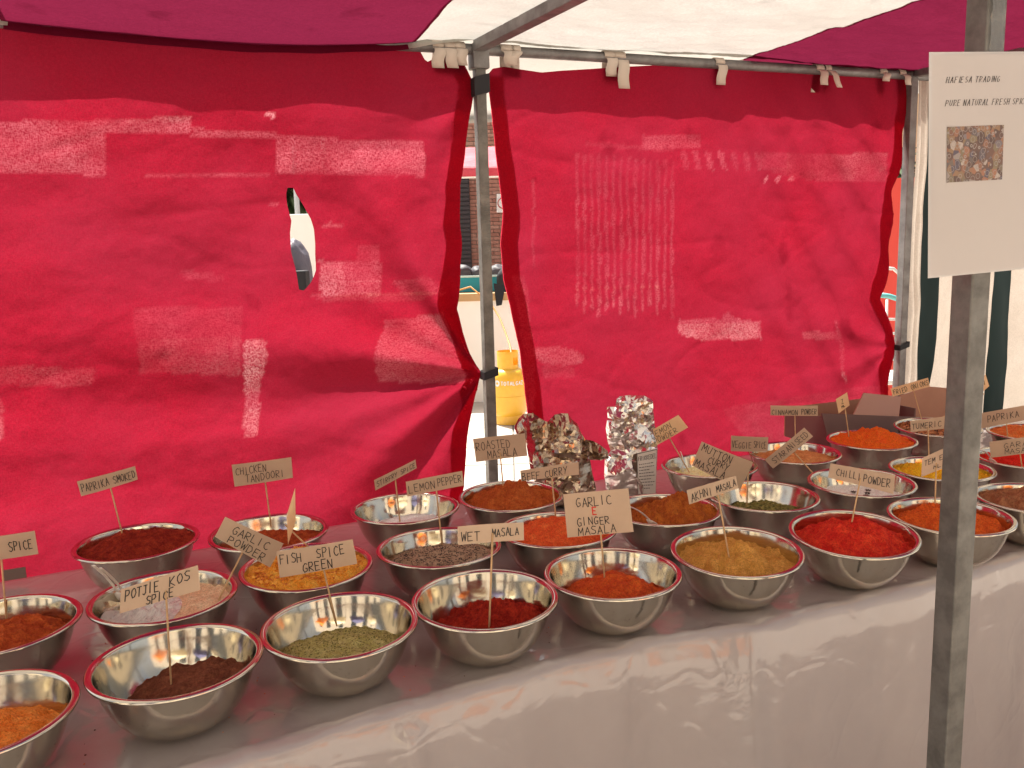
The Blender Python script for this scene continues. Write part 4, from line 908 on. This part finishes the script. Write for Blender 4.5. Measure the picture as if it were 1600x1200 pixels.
mb.build('printed_text', INK, pr_); mb = MB(); print_line(mb, 'PURE NATURAL FRESH SPICES', fx(1475), fx(1610), .201, .227); mb.build('printed_text', INK, pr_)
def photo_mat():
    m = mat('printed_photo', (.2, .14, .12), .5); N = m.node_tree.nodes; L = m.node_tree.links; p = N['Principled BSDF']; tc = N.new('ShaderNodeTexCoord')
    v = N.new('ShaderNodeTexVoronoi'); v.inputs['Scale'].default_value = 120; L.new(tc.outputs['Object'], v.inputs['Vector'])
    r = N.new('ShaderNodeValToRGB'); e = r.color_ramp.elements; e[0].color = (.16, .09, .07, 1); e[1].color = (.45, .38, .33, 1)
    for pos, c in ((.3, (.10, .06, .05, 1)), (.5, (.33, .15, .09, 1)), (.7, (.22, .17, .10, 1)), (.85, (.10, .08, .11, 1))):
        q = e.new(pos); q.color = c
    s = N.new('ShaderNodeSeparateColor'); L.new(v.outputs['Color'], s.inputs[0]); L.new(s.outputs[0], r.inputs[0])
    m2 = N.new('ShaderNodeMath'); m2.operation = 'COMPARE'; m2.inputs[1].default_value = .42; m2.inputs[2].default_value = .035; L.new(v.outputs['Distance'], m2.inputs[0])
    mx = N.new('ShaderNodeMix'); mx.data_type = 'RGBA'; L.new(m2.outputs[0], mx.inputs[0]); L.new(r.outputs[0], mx.inputs[6]); mx.inputs[7].default_value = (.30, .26, .24, 1)
    L.new(mx.outputs[2], p.inputs['Base Color']); return m
x0, x1, y0, y1 = fx(1478), fx(1567), .320, .572
b = MB()
for j in range(13):
    for i in range(13): b.v.append(tuple(pm(lerp(x0, x1, i/12), lerp(y0, y1, j/12), .0006)))
for j in range(12):
    for i in range(12): b.f.append((j*13+i, (j+1)*13+i, (j+1)*13+i+1, j*13+i+1))
b.build('printed_photo', photo_mat(), pr_)
# clear tape from notice up the post
TAPE = mat('clear_tape', (.75, .74, .70), .08, coat=1, coat_rough=.05); TAPE.node_tree.nodes['Principled BSDF'].inputs['Transmission Weight'].default_value = .8; TAPE.node_tree.nodes['Principled BSDF'].inputs['Alpha'].default_value = .45
b = MB()
for j in range(13):
    for i in range(5):
        z = P_TL.z-.01+j/12*.085; b.v.append(tuple(S(FU-.012+i/4*.024, FWc+.0185+.0012*sin(i*2.1+j*1.3), z)))
for j in range(12):
    for i in range(4): b.f.append((j*5+i, j*5+i+1, (j+1)*5+i+1, (j+1)*5+i))
tag(b.build('tape_strip', TAPE, smooth=True), 'crinkled clear tape holding the paper notice to the front post', 'tape')
# crumbs spilt on the table between the bowls
rc = random.Random(12)
for nm_, cc_ in (('spilt_dark_spice', (.10, .03, .02)), ('spilt_orange_spice', (.55, .16, .03))):
    b = MB()
    for _ in range(150):
        k = rc.choice(list(BOWLS)); bx, by = BOWLS[k][0], BOWLS[k][1]; a = rc.uniform(0, 2*pi); r = rc.uniform(.06, .16); x, y = bx+r*cos(a), by+r*sin(a); q = Vector((x, y, 0))-FL0
        if not (.03 < q.dot(TN) < .85): continue
        s_ = rc.uniform(.0007, .0022); b.box((x, y, TZ+.003), (s_, s_*rc.uniform(.5, 1), s_*.5))
    o = b.build(nm_, mat(nm_, cc_, .9)); tag(o, ('dark brown' if 'dark' in nm_ else 'orange')+' specks of spice spilt on the plastic between the bowls', 'spilt spice', kind='stuff')
# ------------------------------------------------------------------ outside, behind the stall
YEL = mat('yellow_paint', (.90, .52, .04), .35, coat=.3, var=(9, (.82, .44, .03), .4, .7))
WHT = mat('white_sheet', (.88, .87, .84), .7)
gp = at_z(797, 655, .0); gp = Vector((-.03, 7.15, .015))
gb = empty('gas_bottle', gp, 'yellow gas bottle with a holed collar and white lettering, seen between the red sheets', 'gas bottle')
c0 = gp
def lz(z): return z*1.0
MB().lathe([(.001, .055), (.10, .055), (.135, .075), (.150, .11), (.150, .37), (.146, .40), (.130, .435), (.10, .455), (.05, .465), (.001, .465)], c0, 48).build('tank', YEL, gb, smooth=True, angle=50)
MB().lathe([(.151, .225), (.1535, .232), (.151, .239)], c0, 48).build('weld_seam', YEL, gb, smooth=True)
b = MB()
for i in range(48):
    if i % 12 in (0, 1): pass
b.lathe([(.125, .0), (.128, .0), (.128, .075), (.125, .075), (.125, 0)], c0, 40).build('foot_ring', YEL, gb)
# collar with hand holes
b = MB(); n = 60; zz = [.44, .49, .52, .55, .585, .60]
def skip(i, j): return j in (1, 2) and ((i % 30) in range(20, 26))
for k, rad in enumerate((.088, .0855)):
    for i in range(n):
        for z in zz: a = 2*pi*i/n; b.v.append(tuple(c0+Vector((rad*cos(a), rad*sin(a), z))))
m_ = len(zz)
for i in range(n):
    i2 = (i+1) % n
    for j in range(m_-1):
        if skip(i, j+0): continue
        b.f.append((i*m_+j, i2*m_+j, i2*m_+j+1, i*m_+j+1)); o2 = n*m_; b.f.append((o2+i*m_+j, o2+i*m_+j+1, o2+i2*m_+j+1, o2+i2*m_+j))
    b.f.append((i*m_+m_-1, i2*m_+m_-1, n*m_+i2*m_+m_-1, n*m_+i*m_+m_-1))
b.build('collar', YEL, gb)
MB().tube([c0+Vector((0, 0, .46)), c0+Vector((0, 0, .53))], .022).build('valve', mat('brass', (.5, .35, .15), .35, .9), gb, smooth=True)
def cyl(x, y): a = -pi/2+x/.1515; return c0+Vector((cos(a)*.1518, sin(a)*.1518, y))
mb = MB(); rnd = random.Random(2)
def cmap(x, y): return cyl(x, y)
stroke = [('TOTALGAZ', -.062, .14, .335, .030)]
for text, X0, X1, yb, h in stroke:
    adv = (X1-X0)/len(text)
    for i, ch in enumerate(text):
        for st in F[ch]:
            for (a, c), (a2, c2) in zip(st, st[1:]):
                A, B_ = cyl(X0+i*adv+a*adv*.72, yb+c*h), cyl(X0+i*adv+a2*adv*.72, yb+c2*h); nn = (A-c0); nn.z = 0; nn.normalize(); sd = (B_-A).normalized().cross(nn)*.0035; mb.add([A-sd, B_-sd, B_+sd, A+sd], [(0, 1, 2, 3)])
for i in range(20):
    a, a2 = 2*pi*i/20, 2*pi*(i+1)/20; cx, cz = -.098, .35
    mb.add([cyl(cx+.026*cos(a), cz+.026*sin(a)), cyl(cx+.026*cos(a2), cz+.026*sin(a2)), cyl(cx+.010*cos(a2), cz+.010*sin(a2)), cyl(cx+.010*cos(a), cz+.010*sin(a))], [(0, 1, 2, 3)])
mb.build('lettering', mat('white_paint', (.8, .8, .76), .5), gb)
# hose from the bottle up to the counter
hp = [at_y(x, y, Y) for x, y, Y in ((712, 455, 7.9), (735, 448, 7.85), (752, 462, 7.8), (768, 476, 7.75), (781, 497, 7.6), (790, 520, 7.45), (797, 541, 7.3), (799, 552, 7.18))]; hp.append(c0+Vector((0, 0, .53)))
tag(MB().tube(hp, .008, 8).build('gas_hose', mat('orange_hose', (.55, .25, .05), .5), smooth=True), 'orange gas hose curving down to the yellow bottle', 'hose')
# counter with white cloth and wooden board behind the bottle
ct = empty('counter', (0, 8.3, 0), 'market counter draped in white cloth with a pale wooden top, behind the gas bottle', 'counter')
zt = at_y(752, 470, 8.1).z
b = MB(); n = 160
for j in range(9):
    for i in range(n+1):
        x = -1.6+3.0*i/n; b.v.append((x, 8.10-.03*sin(x*18+1.5*sin(x*5))*(j/8)**.5-.02*j/8, zt*(1-j/8)+.02))
for j in range(8):
    for i in range(n): b.f.append((j*(n+1)+i, j*(n+1)+i+1, (j+1)*(n+1)+i+1, (j+1)*(n+1)+i))
b.build('cloth_front', WHT, ct, smooth=True)
MB().box((-.1, 8.5, zt+.035), (3.1, .86, .07)).build('wooden_top', mat('pale_timber', (.55, .36, .18), .7, var=(5, (.45, .28, .13), .3, .7)), ct, bevel=.005)
TEAL = mat('teal_plastic', (.01, .28, .36), .4)
cr = empty('plastic_crate', (-.35, 8.45, zt+.07), 'teal plastic crate on the counter behind the middle post', 'crate'); Cc = Vector((-.33, 8.5, zt+.075)); hC = .135
for y_ in (-.2, .2): MB().box(Cc+Vector((0, y_, hC/2)), (.72, .012, hC)).build('crate_side', TEAL, cr)
for x_ in (-.36, .36): MB().box(Cc+Vector((x_, 0, hC/2)), (.012, .39, hC)).build('crate_side', TEAL, cr)
MB().box(Cc+Vector((0, 0, .006)), (.70, .38, .01)).build('crate_bottom', TEAL, cr)
MB().box(Cc+Vector((0, -.2, hC+.008)), (.76, .035, .016)).build('crate_rim', mat('pale_teal', (.5, .65, .62), .5), cr)
b = MB(); n = 24     # dark cloth bag slumped on the counter
q = at_y(782, 456, 8.2)
for j in range(13):
    for i in range(n):
        a = 2*pi*i/n; t = j/12*pi; r = sin(t)**.7; P = Vector((q.x+.12+.15*r*cos(a), 8.25+.12*r*sin(a), zt+.07+.12+.12*-cos(t))); P += Vector((1, 1, 1))*.02*noise.noise(P*14); b.v.append(tuple(P))
for j in range(12):
    for i in range(n): b.f.append((j*n+i, j*n+(i+1) % n, (j+1)*n+(i+1) % n, (j+1)*n+i))
b.add([(q.x-.06, 8.07, zt+.16), (q.x+.05, 8.07, zt+.14), (q.x+.01, 8.05, zt-.04), (q.x-.04, 8.05, zt-.05)], [(0, 1, 2, 3)])
tag(b.build('black_bag', mat('black_cloth', (.015, .015, .02), .8), smooth=True), 'slumped black cloth bag hanging over the counter edge', 'bag')
# white stall canopy outside
cn = empty('white_canopy', (0, 10, 0), 'white canvas canopy of the next stall behind, on pale poles', 'canopy')
CY = 9.5; zc = at_y(755, 187, CY).z
b = MB(); n = 60
for j in range(13):
    for i in range(n+1):
        x = -4+9*i/n; t = j/12; y = CY+1.7*t; b.v.append((x, y, zc+.05+1.05*t-.05*sin(t*pi)+.02*fbm(x*1.5, y*2)))
for i in range(n+1):
    x = -4+9*i/n; b.v.append((x, CY-.01, zc-.02+.015*sin(x*5)))
for j in range(12):
    for i in range(n): b.f.append((j*(n+1)+i, j*(n+1)+i+1, (j+1)*(n+1)+i+1, (j+1)*(n+1)+i))
for i in range(n): b.f.append((13*(n+1)+i, 13*(n+1)+i+1, i+1, i))
b.build('canvas', WHITEC, cn, smooth=True)
MB().tube([(-4, CY+.02, zc+.01), (5, CY+.02, zc+.01)], .025).build('eave_bar', GALV, cn, smooth=True)
WP = mat('white_pole', (.6, .62, .62), .4)
for x in (at_y(468, 380, CY+.05).x, 3.2):
    for y in (CY+.05, CY+1.65): MB().tube([(x, y, 0), (x, y, zc+(.02 if y < CY+1 else 1.0))], .028).build('pole', WP, cn, smooth=True)
# things seen through the torn hole
vx = at_y(470, 345, 8.7)
b = MB().box((vx.x, 8.8, 1.42), (.75, .05, .82)).build('white_panel', WHT, bevel=.01); b.name = 'display_board'; tag(b, 'white board seen through the torn hole', 'board'); b.data.name = 'display_board'
MB().box((vx.x-.28, 8.82, .5), (.04, .04, 1.02)).build('leg', WP, b); MB().box((vx.x+.28, 8.82, .5), (.04, .04, 1.02)).build('leg', WP, b)
def lumpy(c, r, m, name, label, cat, seed=1, amp=.12):
    b = MB(); n, k = 36, 24
    for j in range(k+1):
        for i in range(n):
            a = 2*pi*i/n; t = j/k*pi; P = Vector((r[0]*sin(t)*cos(a), r[1]*sin(t)*sin(a), r[2]*-cos(t))); f = 1+amp*noise.fractal(P*4+Vector((seed, 0, 0)), .8, 2, 3); b.v.append(tuple(Vector(c)+P*f))
    for j in range(k):
        for i in range(n): b.f.append((j*n+i, j*n+(i+1) % n, (j+1)*n+(i+1) % n, (j+1)*n+i))
    return tag(b.build(name, m, smooth=True), label, cat)
gx = at_y(452, 378, 5.6)
lumpy((gx.x-.02, 5.7, gx.z-.75), (.16, .2, .75), mat('grey_tarp', (.13, .12, .15), .5, bump=[(12, .5, .03)]), 'covered_stack', 'tall stack wrapped in dark grey cloth, seen through the torn hole', 'stack', 5, .18)
# brick building with shutter, sign and bricks
YB = 18.0
bd = empty('brick_building', (0, YB+3, 0), 'red brown brick building far behind the stalls', 'building')
MORT = mat('mortar', (.32, .27, .24), .9)
def brick_wall_mat():
    m = mat('far_brick', (.3, .12, .09), .9); N = m.node_tree.nodes; L = m.node_tree.links; p = N['Principled BSDF']
    t = N.new('ShaderNodeTexBrick'); tc = N.new('ShaderNodeTexCoord'); mp = N.new('ShaderNodeMapping'); mp.inputs['Rotation'].default_value = (pi/2, 0, 0)
    L.new(tc.outputs['Object'], mp.inputs[0]); L.new(mp.outputs[0], t.inputs['Vector']); t.inputs['Scale'].default_value = 1; t.inputs['Brick Width'].default_value = .235; t.inputs['Row Height'].default_value = .075; t.inputs['Mortar Size'].default_value = .006
    t.inputs['Color1'].default_value = (.34, .15, .11, 1); t.inputs['Color2'].default_value = (.25, .10, .075, 1); t.inputs['Mortar'].default_value = (.36, .30, .26, 1); L.new(t.outputs['Color'], p.inputs['Base Color']); return m
MB().box((0, YB+.3, 3.0), (26, .4, 6.0)).build('wall', brick_wall_mat(), bd)
BRK = [mat('brick_%s' % n_, c, .85, var=(4, tuple(v*.75 for v in c), .3, .7)) for n_, c in (('a', (.50, .24, .18)), ('b', (.42, .19, .14)), ('c', (.55, .30, .23)))]
for o in BRK: pass
MB().box((at_y(757, 340, YB).x, YB+.085, 1.65), (1.0, .03, 4.2)).build('mortar_bed', MORT, bd)
bmeshes = []
for i in range(3):
    bb3 = MB().box((0, 0, 0), (.222, .06, .064)); me = bpy.data.meshes.new('brick'); me.from_pydata(bb3.v, [], bb3.f); me.materials.append(BRK[i]); bmeshes.append(me)
xw0, xw1 = at_y(736, 340, YB).x, at_y(792, 340, YB).x
row = 0; z = .45
while z < 4.2 and row < 60:
    x = xw0-.02+(.115 if row % 2 else 0)
    while x < xw1+.1:
        o = bpy.data.objects.new('brick', bmeshes[RNG.choice((0, 0, 1, 2))]); COL.objects.link(o); o.parent = bd; o.matrix_parent_inverse = Matrix.Translation(bd.location).inverted(); o.location = (x, YB+.055+RNG.uniform(-.003, .003), z); x += .234
    z += .0755; row += 1
sh = MB(); xs0, xs1 = at_y(716, 340, YB).x, at_y(735, 340, YB).x
shp = MB().box(((xs0+xs1)/2-.5, YB-.02, 1.9), (xs1-xs0+1.0, .05, 2.7)).build('shutter', mat('dark_shutter', (.035, .03, .035), .6), bd)
for i in range(30): sh.box(((xs0+xs1)/2-.5, YB-.055, .62+i*.088), (xs1-xs0+.98, .03, .055))
so2 = sh.build('slats', mat('shutter_slat', (.055, .045, .05), .6), shp); so2['kind'] = 'stuff'
sq = [at_y(x, y, YB-.02) for x, y in ((776, 303), (796, 303), (796, 332), (776, 332))]
ns = MB().add(sq+[v+Vector((0, .02, 0)) for v in sq], [(0, 3, 2, 1), (4, 5, 6, 7), (0, 1, 5, 4), (1, 2, 6, 5), (2, 3, 7, 6), (3, 0, 4, 7)]).build('wall_sign', WHT); tag(ns, 'small white sign with a red ring on the brick wall', 'sign')
cc = (sq[0]+sq[2])/2; b = MB().lathe([(.095, 0), (.112, 0)], (0, 0, 0), 28); b.v = [(cc.x+v[0], cc.y-.012, cc.z+v[1]) for v in b.v]; b.build('ring', mat('red_print', (.5, .05, .03), .6), ns)
# low planter / dark stones at the wall foot
for i, (px_, s_) in enumerate(((722, .34), (746, .22), (775, .40), (792, .3))):
    q = at_y(px_, 424, 13.5); lumpy((q.x, 13.5, q.z-.02), (s_*.5, .2, .12), mat('slate_%d' % i, (.07, .075, .09), .6), 'slate_boulder', ['dark slate lump left of the post above the crate', 'small dark lump close behind the middle post', 'widest dark slate lump right of the post', 'dark slate lump beside the right sheet edge'][i], 'boulder', i+3, .3)
q = at_y(466, 442, 5.45); MB().box((q.x, 5.5, q.z-.45), (.10, .12, 1.05)).build('black_case', BLACK, bevel=.01); tag(bpy.data.objects['black_case'], 'narrow black case seen at the bottom tip of the torn hole', 'case')
MB().box((-.3, 13.6, (at_y(750, 432, 13.5).z-.03)/2), (5, .7, at_y(750, 432, 13.5).z-.03)).build('planter_wall', MORT)
tag(bpy.data.objects['planter_wall'], 'low wall carrying dark slate lumps in front of the bricks', 'wall')
# red awning stall
aw = empty('red_awning', (0, 12, 0), 'sunlit red awning in front of the brick building, between the sheets', 'awning')
za, zb_ = at_y(755, 222, 12.4).z, at_y(755, 276, 12.0).z
REDO = mat('sunlit_red', (.62, .03, .06), .7, var=(3, (.70, .10, .14), .4, .7), bump=[(3, .5, .05)])
b = MB()
for j in range(9):
    for i in range(61):
        x = -4+8*i/60; t = j/8; b.v.append((x, 12.0+1.6*t, zb_+.12+(za-zb_-.1)*t*1.1+.015*fbm(x*2, t*4)))
for i in range(61): x = -4+8*i/60; b.v.append((x, 11.98, zb_))
for j in range(8):
    for i in range(60): b.f.append((j*61+i, j*61+i+1, (j+1)*61+i+1, (j+1)*61+i))
for i in range(60): b.f.append((9*61+i, 9*61+i+1, i+1, i))
b.build('canvas', REDO, aw, smooth=True)
MB().box((0, 11.97, zb_-.008), (8, .02, .022)).build('piping', WHT, aw)
for x in (-3.9, 3.9): MB().tube([(x, 12.05, 0), (x, 12.05, zb_+.05)], .03).build('pole', WP, aw)
# right hand gap: red board, cream board, palm, chair
rx = at_y(1398, 400, 6.0); tR = at_y(1398, 283, 6.0).z
o = MB().box((rx.x+.4, 6.02, tR/2+.02), (1.6, .05, tR)).build('red_board', mat('bright_red', (.75, .07, .05), .6)); tag(o, 'bright red board standing in the sun outside the right gap', 'board')
o = MB().box((rx.x+.9, 7.4, 1.3), (2.4, .08, 2.6)).build('cream_wall', mat('cream_wall', (.62, .48, .32), .8)); tag(o, 'cream wall section behind the bright red board', 'wall')
LEAF = mat('leaf', (.06, .10, .04), .6)
def leafy(c, R_, n, label, name='palm', stem_to=0):
    root = empty(name, (c[0], c[1], 0), label, 'plant'); MB().tube([(c[0], c[1], 0), (c[0]+.02, c[1], c[2]*.5), (c[0], c[1], c[2])], [.05, .04, .03]).build('trunk', WOOD, root, smooth=True)
    b = MB(); rn = random.Random(3)
    for _ in range(n):
        a = rn.uniform(0, 2*pi); e = rn.uniform(-.5, 1.3); L_ = R_*rn.uniform(.6, 1); p0 = Vector(c); d = Vector((cos(a)*cos(e), sin(a)*cos(e), sin(e)))
        P = [p0+d*L_*t-Vector((0, 0, 1))*L_*.5*t*t for t in (0, .33, .66, 1)]; sd = d.cross(Vector((0, 0, 1))).normalized()
        for i, (w0, w1) in enumerate(((.01, .04), (.04, .035), (.035, .002))): b.add([P[i]-sd*w0, P[i+1]-sd*w1, P[i+1]+sd*w1, P[i]+sd*w0], [(0, 1, 2, 3)])
    o = b.build('leaves', LEAF, root); o['kind'] = 'stuff'
q = at_y(1402, 262, 6.9); leafy((q.x, 6.9, q.z), .45, 46, 'dark leafy plant at the edge of the right gap')
q = at_y(452, 300, 12.5); leafy((q.x, 12.5, q.z-.1), .9, 260, 'green leafy tree seen through the top of the torn hole', 'leafy_tree')
WM = mat('white_metal', (.7, .7, .68), .4)
ch = empty('garden_chair', at_y(1395, 520, 5.2), 'white tube garden chair with a teal top bar outside the right gap', 'chair')
def pxl(L_, Y): return [at_y(x, y, Y) for x, y in L_]
MB().tube(pxl([(1378, 418), (1396, 420), (1404, 427), (1406, 440), (1404, 700)], 5.2), .010, 8).build('back_frame', WM, ch, smooth=True)
MB().tube(pxl([(1376, 461), (1390, 463), (1402, 467), (1420, 474)], 5.1), .015, 8).build('top_bar', mat('teal_bar', (.15, .50, .50), .4), ch, smooth=True)
for p in ([(1360, 420), (1360, 700)], [(1386, 468), (1382, 700)], [(1340, 498), (1404, 499)], [(1340, 520), (1404, 521)], [(1340, 560), (1404, 562)]): MB().tube(pxl(p, 5.18), .008, 8).build('bar', WM, ch, smooth=True)
MB().box(at_y(1372, 590, 5.3), (.42, .4, .03)).build('seat', WM, ch, bevel=.01)
# ------------------------------------------------------------------ unseen building and stalls added behind the customer, blocking blue sky, mirrored in steel
PLA = mat('pale_plaster', (.55, .50, .42), .85, var=(1.5, (.45, .40, .34), .3, .7))
sb = empty('sky_block_building', (0, -9, 0), 'unseen pale plaster building added across the street to block blue sky', 'building')
MB().box((0, -9.2, 4.2), (34, .4, 8.4)).build('wall', PLA, sb)
GLS = mat('dark_glass', (.03, .035, .04), .08)
for i in range(6):  # windows drawn out tall to mirror as upright bands in the steel
    x = -12+i*4.6
    wn = MB().box((x, -8.985, 3.3), (1.9, .03, 6.2)).build('window', WM, sb); MB().box((x, -8.965, 3.3), (1.76, .012, 6.0)).build('pane', GLS, wn)
def gazebo(x, y, wd, m, label):  # unseen stalls, added to cut the blue sky and warm the reflections
    r = empty('added_stall', (x, y, 0), label, 'added market stall'); b = MB(); h = 2.1
    b.add([(x-wd, y-wd*.7, h), (x+wd, y-wd*.7, h), (x+wd, y+wd*.7, h), (x-wd, y+wd*.7, h), (x, y, h+.7)], [(0, 1, 4), (1, 2, 4), (2, 3, 4), (3, 0, 4)]); b.build('canopy', m, r)
    for a in (-1, 1):
        for c in (-1, 1): MB().tube([(x+a*wd*.97, y+c*wd*.68, 0), (x+a*wd*.97, y+c*wd*.68, h+.02)], .02).build('pole', GALV, r)
    MB().box((x, y, .8), (wd*1.6, .8, .05)).build('table_top', WOOD, r); MB().box((x, y+.41, .42), (wd*1.6, .02, .76)).build('table_skirt', m, r)
CREAM = mat('cream_canvas', (.80, .72, .52), .8)
gazebo(3.6, -2.6, 1.1, mat('orange_canvas', (.75, .22, .03), .8), 'unseen stall with an orange canopy, added across the street for reflections')
gazebo(.9, -3.0, 1.1, CREAM, 'unseen stall with a cream canopy, added straight across the street')
gazebo(-1.9, -3.2, 1.1, mat('blue_canvas', (.10, .10, .22), .8), 'unseen stall with a dark blue canopy, added across the street')
gazebo(-4.9, -2.8, 1.2, CREAM, 'unseen stall with a cream canopy, added leftmost across the street')
